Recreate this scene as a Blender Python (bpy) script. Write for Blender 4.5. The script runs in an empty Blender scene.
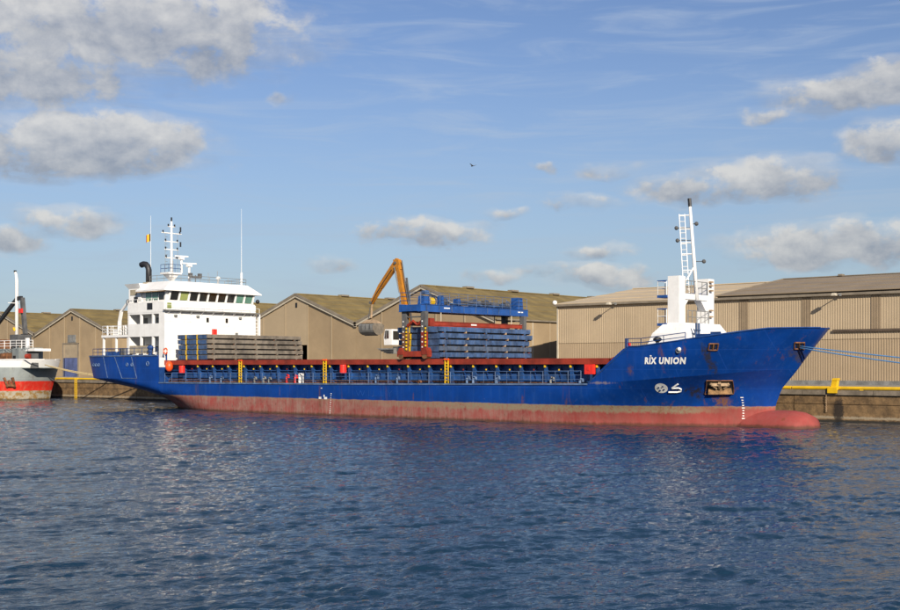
import bpy, math, random
import numpy as np
from mathutils import Vector, Matrix
random.seed(7)
SC = bpy.context.scene
COL = SC.collection
R = math.radians

# ------------------------------------------------------------------ camera
EYE = 4.6
TH = math.atan2(.651, .759)                       # quay runs along +x, camera looks towards -x +y
FWD = Vector((-math.sin(TH), math.cos(TH), 0)); RGT = Vector((math.cos(TH), math.sin(TH), 0))
cam = bpy.data.cameras.new('camera'); cam.lens = 48; cam.sensor_width = 36; cam.shift_y = 61/900
cam.clip_start = .5; cam.clip_end = 12000
camo = bpy.data.objects.new('camera', cam); COL.objects.link(camo)
camo.location = (0, 0, EYE); camo.rotation_euler = (R(90), 0, TH)
SC.camera = camo

# ------------------------------------------------------------------ light
SUN_AZ = Vector((.84, -.54)); SUN_AZ.normalize(); SUN_EL = R(25)
SUN_STRENGTH = 5.0; SKY_STRENGTH = .07
sd = Vector((-SUN_AZ.x*math.cos(SUN_EL), -SUN_AZ.y*math.cos(SUN_EL), -math.sin(SUN_EL)))
sl = bpy.data.lights.new('sun', 'SUN'); sl.energy = SUN_STRENGTH; sl.angle = R(.53); sl.color = (1, .90, .76)
so = bpy.data.objects.new('sun', sl); COL.objects.link(so); so.rotation_euler = sd.to_track_quat('-Z', 'Y').to_euler()
so.location = (40, -40, 60)
SC.view_settings.view_transform = 'Standard'; SC.view_settings.look = 'None'
SC.view_settings.exposure = .33; SC.view_settings.gamma = 1
SC.cycles.use_denoising = True
SC.cycles.max_bounces = 4; SC.cycles.diffuse_bounces = 2; SC.cycles.glossy_bounces = 3; SC.cycles.transmission_bounces = 2
SC.cycles.caustics_reflective = False; SC.cycles.caustics_refractive = False
SC.cycles.use_adaptive_sampling = True; SC.cycles.adaptive_threshold = .015

class NT:
    """small node-tree helper"""
    def __init__(s, tree): s.t = tree; s.n = tree.nodes; s.l = tree.links; s.n.clear()
    def add(s, typ, **kw):
        x = s.n.new(typ)
        for k, v in kw.items(): setattr(x, k, v)
        return x
    def put(s, sock, v):
        if hasattr(v, 'is_output'): s.l.new(v, sock)
        else: sock.default_value = v
    def m(s, op, a, b=0, c=0, clamp=False):
        x = s.add('ShaderNodeMath', operation=op, use_clamp=clamp)
        s.put(x.inputs[0], a); s.put(x.inputs[1], b); s.put(x.inputs[2], c); return x.outputs[0]
    def sstep(s, v, a, b):
        x = s.add('ShaderNodeMapRange', interpolation_type='SMOOTHSTEP')
        s.put(x.inputs[0], v); x.inputs[1].default_value = a; x.inputs[2].default_value = b; return x.outputs[0]
    def mix(s, f, a, b, mode='MIX'):
        x = s.add('ShaderNodeMix', data_type='RGBA', blend_type=mode)
        s.put(x.inputs['Factor'], f)
        for sock, v in ((x.inputs[6], a), (x.inputs[7], b)):
            s.put(sock, v if hasattr(v, 'is_output') else (v[0], v[1], v[2], 1))
        return x.outputs[2]
    def noise(s, vec, scale, detail=4, rough=.55, dist=0):
        x = s.add('ShaderNodeTexNoise'); s.put(x.inputs['Vector'], vec)
        x.inputs['Scale'].default_value = scale; x.inputs['Detail'].default_value = detail
        x.inputs['Roughness'].default_value = rough; x.inputs['Distortion'].default_value = dist
        return x.outputs[0]
    def mapping(s, vec, scale=(1, 1, 1), loc=(0, 0, 0), rot=(0, 0, 0)):
        x = s.add('ShaderNodeMapping'); s.put(x.inputs[0], vec)
        x.inputs[1].default_value = loc; x.inputs[2].default_value = rot; x.inputs[3].default_value = scale; return x.outputs[0]

# ------------------------------------------------------------------ sky with drifting cumulus
def make_world():
    w = bpy.data.worlds.new('World'); SC.world = w; w.use_nodes = True
    w.cycles.sampling_method = 'MANUAL'; w.cycles.sample_map_resolution = 256
    T = NT(w.node_tree)
    out = T.add('ShaderNodeOutputWorld'); bg = T.add('ShaderNodeBackground'); bg.inputs[1].default_value = SKY_STRENGTH
    sky = T.add('ShaderNodeTexSky', sky_type='NISHITA', sun_disc=False)
    sky.sun_elevation = SUN_EL; sky.sun_rotation = math.atan2(SUN_AZ.x, SUN_AZ.y)
    sky.air_density = 1.0; sky.dust_density = .6; sky.ozone_density = 1.6; sky.altitude = 0
    tc = T.add('ShaderNodeTexCoord'); d = tc.outputs['Generated']
    def dot(v):
        x = T.add('ShaderNodeVectorMath', operation='DOT_PRODUCT'); T.put(x.inputs[0], d); x.inputs[1].default_value = v; return x.outputs['Value']
    az = T.m('ARCTAN2', dot(RGT), dot(FWD)); el = T.m('ARCSINE', dot((0, 0, 1)))
    per = R(47)                                     # the same fleet of clouds goes on all round the horizon
    azw = T.m('SUBTRACT', T.m('FLOORED_MODULO', T.m('ADD', az, per/2), per), per/2)
    # clouds: azimuth, elevation, half width, half height (degrees)
    def deg(px, py, rx, ry):
        a = math.atan((px-450)/1200); e = math.atan((366-py)/1200*math.cos(a)); return a, e, rx/1200, ry/1200
    blobs = [deg(*b[:4])+((b[4],) if len(b) > 4 else (1.0,)) for b in [(75, 30, 225, 62), (10, 75, 115, 48), (170, 18, 130, 44), (75, 143, 130, 42), (20, 148, 95, 38), (140, 138, 64, 34), (62, 223, 56, 20, .6), (8, 240, 42, 20, .3),
             (418, 232, 74, 21, .75), (505, 213, 28, 13, .2), (550, 171, 26, 12, .0), (605, 172, 34, 12, .0), (580, 205, 46, 17, .05), (770, 178, 84, 27, .95), (690, 190, 70, 19, .5), (610, 276, 66, 22, .8), (600, 250, 48, 13, .3),
             (850, 92, 76, 26, .95), (895, 70, 44, 24, .8), (768, 115, 32, 13, .1), (890, 140, 52, 26, .8), (850, 244, 122, 30, 1.0), (790, 258, 66, 18, .5), (328, 262, 26, 13, .0), (282, 98, 22, 13, -.7), (540, 270, 44, 13, -.05), (490, 275, 30, 10, .0),
             (60, -90, 260, 70), (150, -230, 220, 80), (-20, -380, 200, 90), (420, -330, 120, 50, .5)]]
    cv = T.add('ShaderNodeCombineXYZ'); T.put(cv.inputs[0], az); T.put(cv.inputs[1], T.m('MULTIPLY', el, 1.35)); P = cv.outputs[0]
    wob = T.m('MULTIPLY', T.m('SUBTRACT', T.noise(P, 14, 3), .5), .06)
    azq = T.m('ADD', azw, wob)
    cq = T.add('ShaderNodeCombineXYZ'); T.put(cq.inputs[0], azq); elq = T.m('ADD', el, T.m('MULTIPLY', T.m('SUBTRACT', T.noise(T.mapping(P, loc=(5.2, 1.3, 2.1)), 22, 3, .55), .5), .026)); T.put(cq.inputs[1], elq); Q = cq.outputs[0]
    mask = None; num = None; den = None; A = B = 0
    for (a, e, rx, ry, st) in blobs:
        iy = 1.3/ry
        w1 = T.add('ShaderNodeVectorMath', operation='MULTIPLY_ADD'); T.put(w1.inputs[0], Q); w1.inputs[1].default_value = (1/rx, iy, 0); w1.inputs[2].default_value = (-a/rx, -e*iy, 0)
        w2 = T.add('ShaderNodeVectorMath', operation='DOT_PRODUCT'); T.put(w2.inputs[0], w1.outputs[0]); T.put(w2.inputs[1], w1.outputs[0])
        q = T.m('SUBTRACT', 1-(1-st)*.5, w2.outputs['Value'])
        mask = q if mask is None else T.m('MAXIMUM', mask, q)
        m35 = T.m('MAXIMUM', q, -.35)                       # weight is m35 + .35; the constant part of the sum is linear in elevation
        sp = T.add('ShaderNodeSeparateXYZ'); T.put(sp.inputs[0], w1.outputs[0])
        num = T.m('MULTIPLY', m35, sp.outputs[1]) if num is None else T.m('MULTIPLY_ADD', m35, sp.outputs[1], num)
        den = m35 if den is None else T.m('ADD', den, m35)
        A += .35*iy; B += -.35*e*iy
    mask = T.m('MAXIMUM', mask, -1.0)
    num = T.m('ADD', num, T.m('MULTIPLY_ADD', elq, A, B)); den = T.m('ADD', den, .35*len(blobs))
    vmean = T.m('DIVIDE', num, T.m('ADD', den, .05))
    n1 = T.noise(P, 30, 10, .60, .15)
    P2 = T.mapping(P, loc=(-.004, -.012, 0)); n2 = T.noise(P2, 30, 7, .60, .15)
    nb = T.noise(P, 9, 4, .5)
    dens = T.m('ADD', mask, T.m('ADD', T.m('MULTIPLY', T.m('SUBTRACT', n1, .5), 4.0), T.m('MULTIPLY', T.m('SUBTRACT', nb, .5), 1.4)))
    body = T.sstep(mask, -.35, .45)
    alpha = T.m('MULTIPLY', T.m('MULTIPLY', T.sstep(dens, -.26, .72), T.m('MULTIPLY_ADD', body, .64, .26)), .93)
    ns = T.noise(T.mapping(P, scale=(.45, 1.5, 1), rot=(0, 0, R(-6))), 24, 6, .62, .3)
    wisp = T.m('MULTIPLY', T.sstep(T.m('ADD', mask, T.m('MULTIPLY', T.m('SUBTRACT', ns, .5), 5.0)), -.75, .9), T.m('MULTIPLY', T.sstep(mask, -.97, .25), .40))
    alpha = T.m('MAXIMUM', alpha, wisp)
    puff = T.m('MULTIPLY', T.m('SUBTRACT', n1, n2), 1.7)
    thick = T.sstep(dens, .3, 1.8)
    lit = T.m('ADD', T.m('ADD', T.m('MULTIPLY', vmean, .62), puff), T.m('SUBTRACT', .52, T.m('MULTIPLY', thick, .08)), clamp=True)
    k = 1/SKY_STRENGTH
    cc = T.mix(lit, (.24*k, .262*k, .305*k), (.575*k, .56*k, .53*k))
    # thin veil streaks high up
    ci = T.noise(T.mapping(P, scale=(2.2, 14, 1), rot=(0, 0, R(14))), 3.2, 6, .6, .8)
    cia = T.m('MULTIPLY', T.sstep(ci, .42, .78), .48)
    skyc = T.mix(1, sky.outputs[0], SKY_TINT, 'MULTIPLY')
    c0 = T.mix(cia, skyc, (.38*k, .45*k, .56*k))
    hz = T.m('MULTIPLY', T.sstep(el, .30, -.02), .62)
    c0 = T.mix(hz, c0, (.262*k, .348*k, .425*k))
    above = T.sstep(el, -.01, .02)
    T.put(bg.inputs[0], T.mix(T.m('MULTIPLY', alpha, above), c0, cc))
    T.l.new(bg.outputs[0], out.inputs[0])
SKY_TINT = (.93, .98, 1.2)
make_world()

# ------------------------------------------------------------------ materials
MATS = {}
def mat(name, col, rough=.6, metal=0, var=.18, scale=.7, streak=0, streak_col=(.2, .12, .07), spots=0, spot_col=(.16, .07, .03), bump=.0, spec=.5, coat=0):
    """painted / weathered surface: tone patches, vertical run marks and rust spots in object space"""
    if name in MATS: return MATS[name]
    m = bpy.data.materials.new(name); m.use_nodes = True; T = NT(m.node_tree)
    out = T.add('ShaderNodeOutputMaterial'); b = T.add('ShaderNodeBsdfPrincipled'); T.l.new(b.outputs[0], out.inputs[0])
    geo = T.add('ShaderNodeNewGeometry'); P = geo.outputs['Position']
    n = T.noise(P, scale, 6, .62)
    lo = tuple(c*(1-var*1.3) for c in col); hi = tuple(min(1, c*(1+var)) for c in col)
    c = T.mix(T.sstep(n, .3, .7), lo, hi)
    fine = T.noise(P, scale*9, 4, .6)
    c = T.mix(T.m('MULTIPLY', T.sstep(fine, .45, .75), var*.9), c, tuple(x*.55 for x in col))
    if streak:
        s = T.noise(T.mapping(P, scale=(2.3, 2.3, .16)), 1.6, 6, .65)
        c = T.mix(T.m('MULTIPLY', T.sstep(s, .50, .74), streak), c, streak_col)
    if spots:
        s = T.noise(P, 2.7, 7, .72)
        c = T.mix(T.m('MULTIPLY', T.sstep(s, .58, .70), spots), c, spot_col)
    T.put(b.inputs['Base Color'], c)
    T.put(b.inputs['Roughness'], T.m('ADD', rough-.08, T.m('MULTIPLY', fine, .18)))
    b.inputs['Metallic'].default_value = metal
    b.inputs['Specular IOR Level'].default_value = spec
    if bump:
        bp = T.add('ShaderNodeBump'); bp.inputs['Strength'].default_value = .5; bp.inputs['Distance'].default_value = bump
        T.put(bp.inputs['Height'], fine); T.l.new(bp.outputs[0], b.inputs['Normal'])
    MATS[name] = m; return m

WHITE = mat('white_paint', (.80, .79, .765), .45, var=.05, scale=.9, streak=.16, streak_col=(.50, .36, .22), spots=.16, spot_col=(.42, .25, .12))
WHITE2 = mat('white_paint_rusty', (.76, .75, .72), .5, var=.08, scale=.9, streak=.3, streak_col=(.45, .25, .12), spots=.4, spot_col=(.35, .16, .06))
BLUE = mat('blue_paint', (.010, .047, .18), .42, var=.25, scale=.8, streak=.25, streak_col=(.06, .10, .22), spots=.15)
BLUE_F = mat('faded_blue_paint', (.042, .085, .185), .6, var=.4, scale=1.2, streak=.5, streak_col=(.16, .18, .20), spots=.6, spot_col=(.14, .09, .06))
BLUE_B = mat('bright_blue_paint', (.012, .072, .27), .42, var=.2, scale=.8, streak=.2, streak_col=(.10, .12, .2), spots=.3)
BLUE_G = mat('worn_grey_blue_paint', (.065, .092, .145), .65, var=.4, scale=1.3, streak=.5, streak_col=(.17, .16, .15), spots=.7, spot_col=(.12, .085, .06))
BLUE_LIT = mat('coaming_lit_blue_paint', (.016, .068, .215), .5, var=.3, scale=1.2, streak=.35, streak_col=(.07, .10, .16), spots=.3)  # brighter blue for stays and stiffeners, sunlight on the mid band put into colour
BLUE_L = mat('pale_blue_paint', (.10, .16, .28), .55, var=.3, scale=1.5, spots=.3)
REDC = mat('red_oxide_paint', (.27, .032, .014), .5, var=.28, scale=.8, streak=.3, streak_col=(.10, .03, .02), spots=.25)
REDB = mat('bright_red_plastic', (.72, .03, .02), .35, var=.06)
ORBUOY = mat('orange_red_plastic', (.80, .09, .015), .4, var=.06)
ORANGE = mat('orange_machine_paint', (.42, .165, .010), .42, var=.15, scale=1.4, spots=.3, spot_col=(.1, .06, .03))
YEL = mat('yellow_paint', (.74, .46, .015), .45, var=.12, spots=.3, spot_col=(.25, .13, .03))
BLACK = mat('black_steel', (.018, .018, .02), .5, var=.2)
DGREY = mat('dark_grey_steel', (.09, .09, .09), .55, var=.3, spots=.35)
GREY = mat('grey_steel', (.20, .20, .19), .55, var=.25, scale=1.1, spots=.3)
BROWNG = mat('bare_weathered_steel', (.165, .14, .108), .65, var=.35, scale=1.0, streak=.4, streak_col=(.09, .08, .09), spots=.5, spot_col=(.10, .085, .10))
GLASS_D = mat('dark_window_glass', (.012, .014, .014), .08, var=.2, spec=.8)
GLASS_G = mat('green_tinted_glass', (.10, .22, .17), .10, var=.2, spec=.8)
GLASS_Y = mat('yellow_blind_glass', (.26, .30, .10), .2, var=.1, spec=.6)
CANVAS = mat('beige_canvas', (.36, .31, .22), .85, var=.2, scale=2)
WALLG = mat('gable_render', (.32, .235, .138), .85, var=.10, scale=.25, streak=.14, streak_col=(.24, .18, .105), bump=.01)
WALLG2 = mat('gable_render_light', (.37, .285, .18), .85, var=.06, scale=.25, streak=.12, streak_col=(.29, .22, .13))
WALLD = mat('corrugated_beige_cladding', (.405, .315, .205), .6, var=.06, scale=.2, streak=.22, streak_col=(.34, .26, .165))
WALLD2 = mat('corrugated_beige_cladding_lower', (.345, .26, .165), .62, var=.07, scale=.2, streak=.25, streak_col=(.28, .205, .125), spots=.12, spot_col=(.25, .17, .09))
STRIP = mat('brown_weathered_sheet', (.235, .175, .11), .7, var=.1, streak=.3, streak_col=(.18, .13, .085))
ROOFO = mat('lichened_cement_roof', (.185, .134, .047), .9, var=.22, scale=.35, streak=.2, streak_col=(.16, .14, .09), spots=.3, spot_col=(.24, .185, .07), bump=.02)
ROOFL = mat('pale_roof_sheet', (.52, .41, .265), .7, var=.05, scale=.25, streak=.1, streak_col=(.36, .29, .19))
ROOFD = mat('brown_grey_roof_sheet', (.255, .195, .128), .75, var=.09, scale=.3)
FASCIA = mat('grey_brown_fascia', (.21, .175, .13), .7, var=.15)
DOORRAIL = mat('dark_brown_rail', (.085, .06, .042), .7, var=.2)
TRIM = mat('pale_verge_trim', (.46, .41, .32), .7, var=.1)
DOORBLUE = mat('blue_grey_door', (.085, .11, .24), .6, var=.25, scale=.6)
DOORTAN = mat('tan_door', (.34, .27, .18), .7, var=.12)
CONC = mat('apron_concrete', (.27, .24, .20), .9, var=.2, scale=.3, bump=.01)
COPE = mat('coping_stone', (.20, .165, .125), .85, var=.3, scale=.9, spots=.4, spot_col=(.12, .09, .06), bump=.02)
TIMBER = mat('tarred_timber', (.075, .05, .034), .8, var=.3, scale=2)
SAND = mat('tan_grain', (.56, .40, .22), .95, var=.12, scale=2.5, bump=.03)
ROPEB = mat('blue_rope', (.055, .16, .33), .8, var=.2, scale=6)
ROPEY = mat('tan_rope', (.42, .33, .17), .8, var=.2, scale=6)
PAINTW = mat('white_marking_paint', (.80, .79, .75), .5, var=.06, spots=.12, spot_col=(.5, .42, .32))
RUST = mat('heavy_rust', (.17, .072, .03), .85, var=.45, scale=2.5, spots=.5, spot_col=(.05, .03, .02), bump=.02)
RUSTP = mat('pale_rusted_steel', (.36, .25, .15), .8, var=.3, scale=2.5, spots=.6, spot_col=(.2, .09, .03))
RUSTO = mat('orange_rusted_steel', (.30, .17, .075), .8, var=.4, scale=3, spots=.7, spot_col=(.22, .08, .02))
TYRE = mat('tyre_rubber', (.02, .02, .02), .9, var=.2)
SHIPGREY = mat('ship_grey_paint', (.21, .235, .235), .5, var=.12, scale=.8, streak=.25, streak_col=(.2, .17, .13), spots=.15)

def hull_mat(name, blue, wl, boot, red, cream, x0, kind):
    m = bpy.data.materials.new(name); m.use_nodes = True; T = NT(m.node_tree)
    out = T.add('ShaderNodeOutputMaterial'); b = T.add('ShaderNodeBsdfPrincipled'); T.l.new(b.outputs[0], out.inputs[0])
    geo = T.add('ShaderNodeNewGeometry'); P = geo.outputs['Position']
    sp = T.add('ShaderNodeSeparateXYZ'); T.l.new(P, sp.inputs[0]); X, Z = sp.outputs[0], sp.outputs[2]
    edge = T.m('MULTIPLY', T.m('SUBTRACT', T.noise(P, 1.3, 5, .6), .5), .16)
    zz = T.m('ADD', Z, edge)
    big = T.noise(P, .35, 5, .6); fine = T.noise(P, 5, 5, .65)
    run = T.noise(T.mapping(P, scale=(1, 1, .10)), 2.6, 6, .7)
    run2 = T.noise(T.mapping(P, scale=(1, 1, .06), loc=(31, 7, 3)), 1.1, 6, .7)
    # topsides
    c = T.mix(T.sstep(big, .3, .7), tuple(x*.80 for x in blue), tuple(min(1, x*1.14) for x in blue))
    c = T.mix(T.m('MULTIPLY', T.sstep(fine, .5, .8), .25), c, tuple(x*.6 for x in blue))
    c = T.mix(T.m('MULTIPLY', T.sstep(run, .50, .78), .45), c, (blue[0]*1.6+.03, blue[1]*1.5+.03, blue[2]*1.05+.02))
    plates = T.add('ShaderNodeTexBrick'); plates.offset = .5     # plate seams, faint
    cx = T.add('ShaderNodeCombineXYZ'); T.l.new(X, cx.inputs[0]); T.l.new(Z, cx.inputs[1]); T.l.new(cx.outputs[0], plates.inputs['Vector'])
    plates.inputs['Scale'].default_value = 1; plates.inputs['Brick Width'].default_value = 6; plates.inputs['Row Height'].default_value = 1.45
    plates.inputs['Mortar Size'].default_value = .025; plates.inputs['Mortar Smooth'].default_value = .6
    c = T.mix(T.m('MULTIPLY', plates.outputs['Fac'], .42), c, tuple(min(1, x*1.5+.015) for x in blue))
    scr = T.m('MULTIPLY', T.sstep(T.noise(T.mapping(P, scale=(.55, .55, 1.6)), 2.2, 7, .75), .64, .72), T.sstep(Z, 2.7, 1.6))
    c = T.mix(T.m('MULTIPLY', scr, .55), c, (.42, .36, .28))
    lo_ = T.m('MULTIPLY', T.sstep(Z, 2.4, 1.5), T.sstep(T.noise(P, 2.2, 6, .7), .42, .64)); c = T.mix(T.m('MULTIPLY', lo_, .45), c, tuple(x*.45+.008 for x in blue))
    rs = T.m('MULTIPLY', T.sstep(run2, .595, .69), .55)
    c = T.mix(rs, c, (.13, .055, .022))
    if kind == 'main':
        def stain(cx_, cz_, rx, rz, col, amt, cc):
            u = T.m('DIVIDE', T.m('SUBTRACT', X, cx_), rx); v = T.m('DIVIDE', T.m('SUBTRACT', Z, cz_), rz)
            q = T.m('SUBTRACT', 1, T.m('ADD', T.m('MULTIPLY', u, u), T.m('MULTIPLY', v, v)))
            q = T.m('ADD', q, T.m('ADD', T.m('MULTIPLY', T.m('SUBTRACT', run, .5), 3.5), T.m('MULTIPLY', T.m('SUBTRACT', fine, .5), 2.6)))
            return T.mix(T.m('MULTIPLY', T.sstep(q, .0, 1.3), amt), cc, col)
        c = stain(-44.6, 2.6, .7, .6, (.026, .022, .018), .9, c)
        c = stain(-42.75, 5.0, .36, 1.25, (.030, .026, .022), .85, c)
        c = stain(-43.3, 2.0, .7, .6, (.20, .085, .025), .85, c)
        c = stain(-48.5, 4.3, .35, .5, (.11, .06, .05), .7, c)
        c = stain(-38.2, 5.2, .5, .9, (.06, .05, .05), .7, c)
        c = stain(-58.6, 1.75, .16, .6, (.15, .055, .02), .8, c); c = stain(-88.0, 2.2, .08, .7, (.16, .09, .06), .6, c); c = stain(-70.5, 1.8, .10, .6, (.15, .06, .025), .7, c); c = stain(-101, 2.2, .10, .6, (.10, .06, .05), .6, c)
        c = stain(-51.2, 3.3, 1.6, .12, (.28, .22, .2), .6, c)
    # boot topping
    r = T.mix(T.sstep(big, .3, .7), tuple(x*.8 for x in red), tuple(min(1, x*1.2) for x in red))
    if kind == 'main':
        aft = T.m('MULTIPLY', T.sstep(X, -46, -66), T.sstep(X, -125, -108))
        blot = T.noise(P, .8, 6, .68); mott = T.noise(T.mapping(P, scale=(1, 1, .45)), 3.4, 6, .7)
        fl = T.m('ADD', T.m('MULTIPLY', T.sstep(run, .36, .74), .42), T.m('ADD', T.m('MULTIPLY', T.sstep(mott, .40, .70), .34), T.m('MULTIPLY', T.sstep(blot, .40, .66), .34)), clamp=True)
        r = T.mix(T.m('MULTIPLY', fl, T.m('ADD', .16, T.m('MULTIPLY', aft, .74))), r, cream)
        r = T.mix(T.m('MULTIPLY', T.sstep(mott, .52, .72), T.m('ADD', .25, T.m('MULTIPLY', aft, .45))), r, (.13, .03, .018))
        zs2 = T.m('ADD', zz, T.m('ADD', T.m('MULTIPLY', T.m('SUBTRACT', mott, .5), .55), T.m('MULTIPLY', T.m('SUBTRACT', run, .5), .35)))
        band = T.m('MULTIPLY', T.sstep(zs2, .90, 1.16), T.m('MULTIPLY', T.sstep(X, -84, -60), T.sstep(X, -42.5, -46)))
        band2 = T.m('MULTIPLY', T.sstep(zs2, 1.20, 1.62), .75)
        r = T.mix(T.m('MULTIPLY', T.m('MAXIMUM', band, band2), T.sstep(fine, .85, .40)), r, (.245, .20, .13))
        r = T.mix(T.m('MULTIPLY', T.sstep(run2, .60, .70), .6), r, (.16, .05, .018))
    else:
        r = T.mix(T.m('MULTIPLY', T.sstep(run, .45, .7), .5), r, cream)
    slime = T.m('MULTIPLY', T.sstep(T.m('ADD', zz, T.m('MULTIPLY', T.m('SUBTRACT', run, .5), .4)), .32, .06), .75)
    isboot = T.sstep(zz, boot+.04, boot-.04)
    if kind == 'main':
        r = T.mix(slime, r, (.05, .035, .02))
        c = T.mix(isboot, c, r)
    else:
        c = T.mix(isboot, c, r)
        low = T.mix(T.sstep(T.noise(P, 1.6, 5, .7), .46, .58), (.40, .36, .28), (.30, .18, .06))
        low = T.mix(slime, low, (.05, .035, .02))
        c = T.mix(T.sstep(zz, wl+.04, wl-.04), c, low)
        c = T.mix(T.sstep(Z, 4.40, 4.44), c, (.80, .79, .77))
    T.put(b.inputs['Base Color'], c)
    T.put(b.inputs['Roughness'], T.m('ADD', .40, T.m('MULTIPLY', isboot, .3))); b.inputs['Specular IOR Level'].default_value = .22
    bp = T.add('ShaderNodeBump'); bp.inputs['Strength'].default_value = .35; bp.inputs['Distance'].default_value = .06
    T.put(bp.inputs['Height'], T.noise(P, .9, 3, .5)); T.l.new(bp.outputs[0], b.inputs['Normal'])
    return m
HULL = hull_mat('hull_blue_over_red', (.003, .045, .245), 0, 1.55, (.275, .050, .043), (.34, .245, .195), 0, 'main')
HULL2 = hull_mat('hull_grey_over_red', (.30, .33, .325), 1.25, 2.55, (.70, .032, .018), (.55, .2, .12), 0, 'other')

def quay_mat():
    m = bpy.data.materials.new('weathered_quay_wall'); m.use_nodes = True; T = NT(m.node_tree)
    out = T.add('ShaderNodeOutputMaterial'); b = T.add('ShaderNodeBsdfPrincipled'); T.l.new(b.outputs[0], out.inputs[0])
    geo = T.add('ShaderNodeNewGeometry'); P = geo.outputs['Position']
    sp = T.add('ShaderNodeSeparateXYZ'); T.l.new(P, sp.inputs[0]); Z = sp.outputs[2]
    n = T.noise(P, 1.1, 8, .7); f = T.noise(P, 6, 6, .7); run = T.noise(T.mapping(P, scale=(1, 1, .14)), 1.2, 6, .7)
    c = T.mix(T.sstep(n, .32, .68), (.095, .058, .027), (.26, .16, .072))
    c = T.mix(T.m('MULTIPLY', T.sstep(f, .45, .7), .5), c, (.07, .05, .03))
    c = T.mix(T.m('MULTIPLY', T.sstep(run, .58, .72), .6), c, (.34, .25, .15))
    zz = T.m('ADD', Z, T.m('MULTIPLY', T.m('SUBTRACT', f, .5), .35))
    c = T.mix(T.m('MULTIPLY', T.m('MULTIPLY', T.sstep(zz, .22, .30), T.sstep(zz, .52, .40)), .75), c, (.37, .31, .22))
    c = T.mix(T.sstep(zz, .22, .12), c, (.03, .025, .018))
    u = T.m('DIVIDE', T.m('ADD', sp.outputs[0], 39.95), .52); v = T.m('DIVIDE', T.m('SUBTRACT', Z, .9), 1.3)      # wet weed below the bollard
    wet = T.m('ADD', T.m('SUBTRACT', 1, T.m('ADD', T.m('MULTIPLY', u, u), T.m('MULTIPLY', v, v))), T.m('MULTIPLY', T.m('SUBTRACT', f, .5), 1.8))
    c = T.mix(T.m('MULTIPLY', T.sstep(wet, .0, .7), .9), c, (.014, .011, .010))
    T.put(b.inputs['Base Color'], c); b.inputs['Roughness'].default_value = .85
    bp = T.add('ShaderNodeBump'); bp.inputs['Strength'].default_value = .7; bp.inputs['Distance'].default_value = .08
    T.put(bp.inputs['Height'], n); T.l.new(bp.outputs[0], b.inputs['Normal'])
    return m
QUAYM = quay_mat()

def water_mat():
    m = bpy.data.materials.new('dock_water'); m.use_nodes = True; T = NT(m.node_tree)
    out = T.add('ShaderNodeOutputMaterial'); b = T.add('ShaderNodeBsdfPrincipled'); T.l.new(b.outputs[0], out.inputs[0])
    geo = T.add('ShaderNodeNewGeometry'); P = geo.outputs['Position']
    b.inputs['Base Color'].default_value = (.008, .028, .055, 1)
    b.inputs['Roughness'].default_value = .045; b.inputs['IOR'].default_value = 1.333
    P1 = T.mapping(T.mapping(P, rot=(0, 0, -TH-.42)), scale=(.42, 1, 1))
    h = T.m('ADD', T.m('MULTIPLY', T.noise(P1, 3.2, 4, .6), .066), T.m('MULTIPLY', T.noise(P1, 11, 3, .55), .020))
    bp = T.add('ShaderNodeBump'); bp.inputs['Strength'].default_value = 1; bp.inputs['Distance'].default_value = 1.0
    T.put(bp.inputs['Height'], h); T.l.new(bp.outputs[0], b.inputs['Normal'])
    return m

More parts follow.
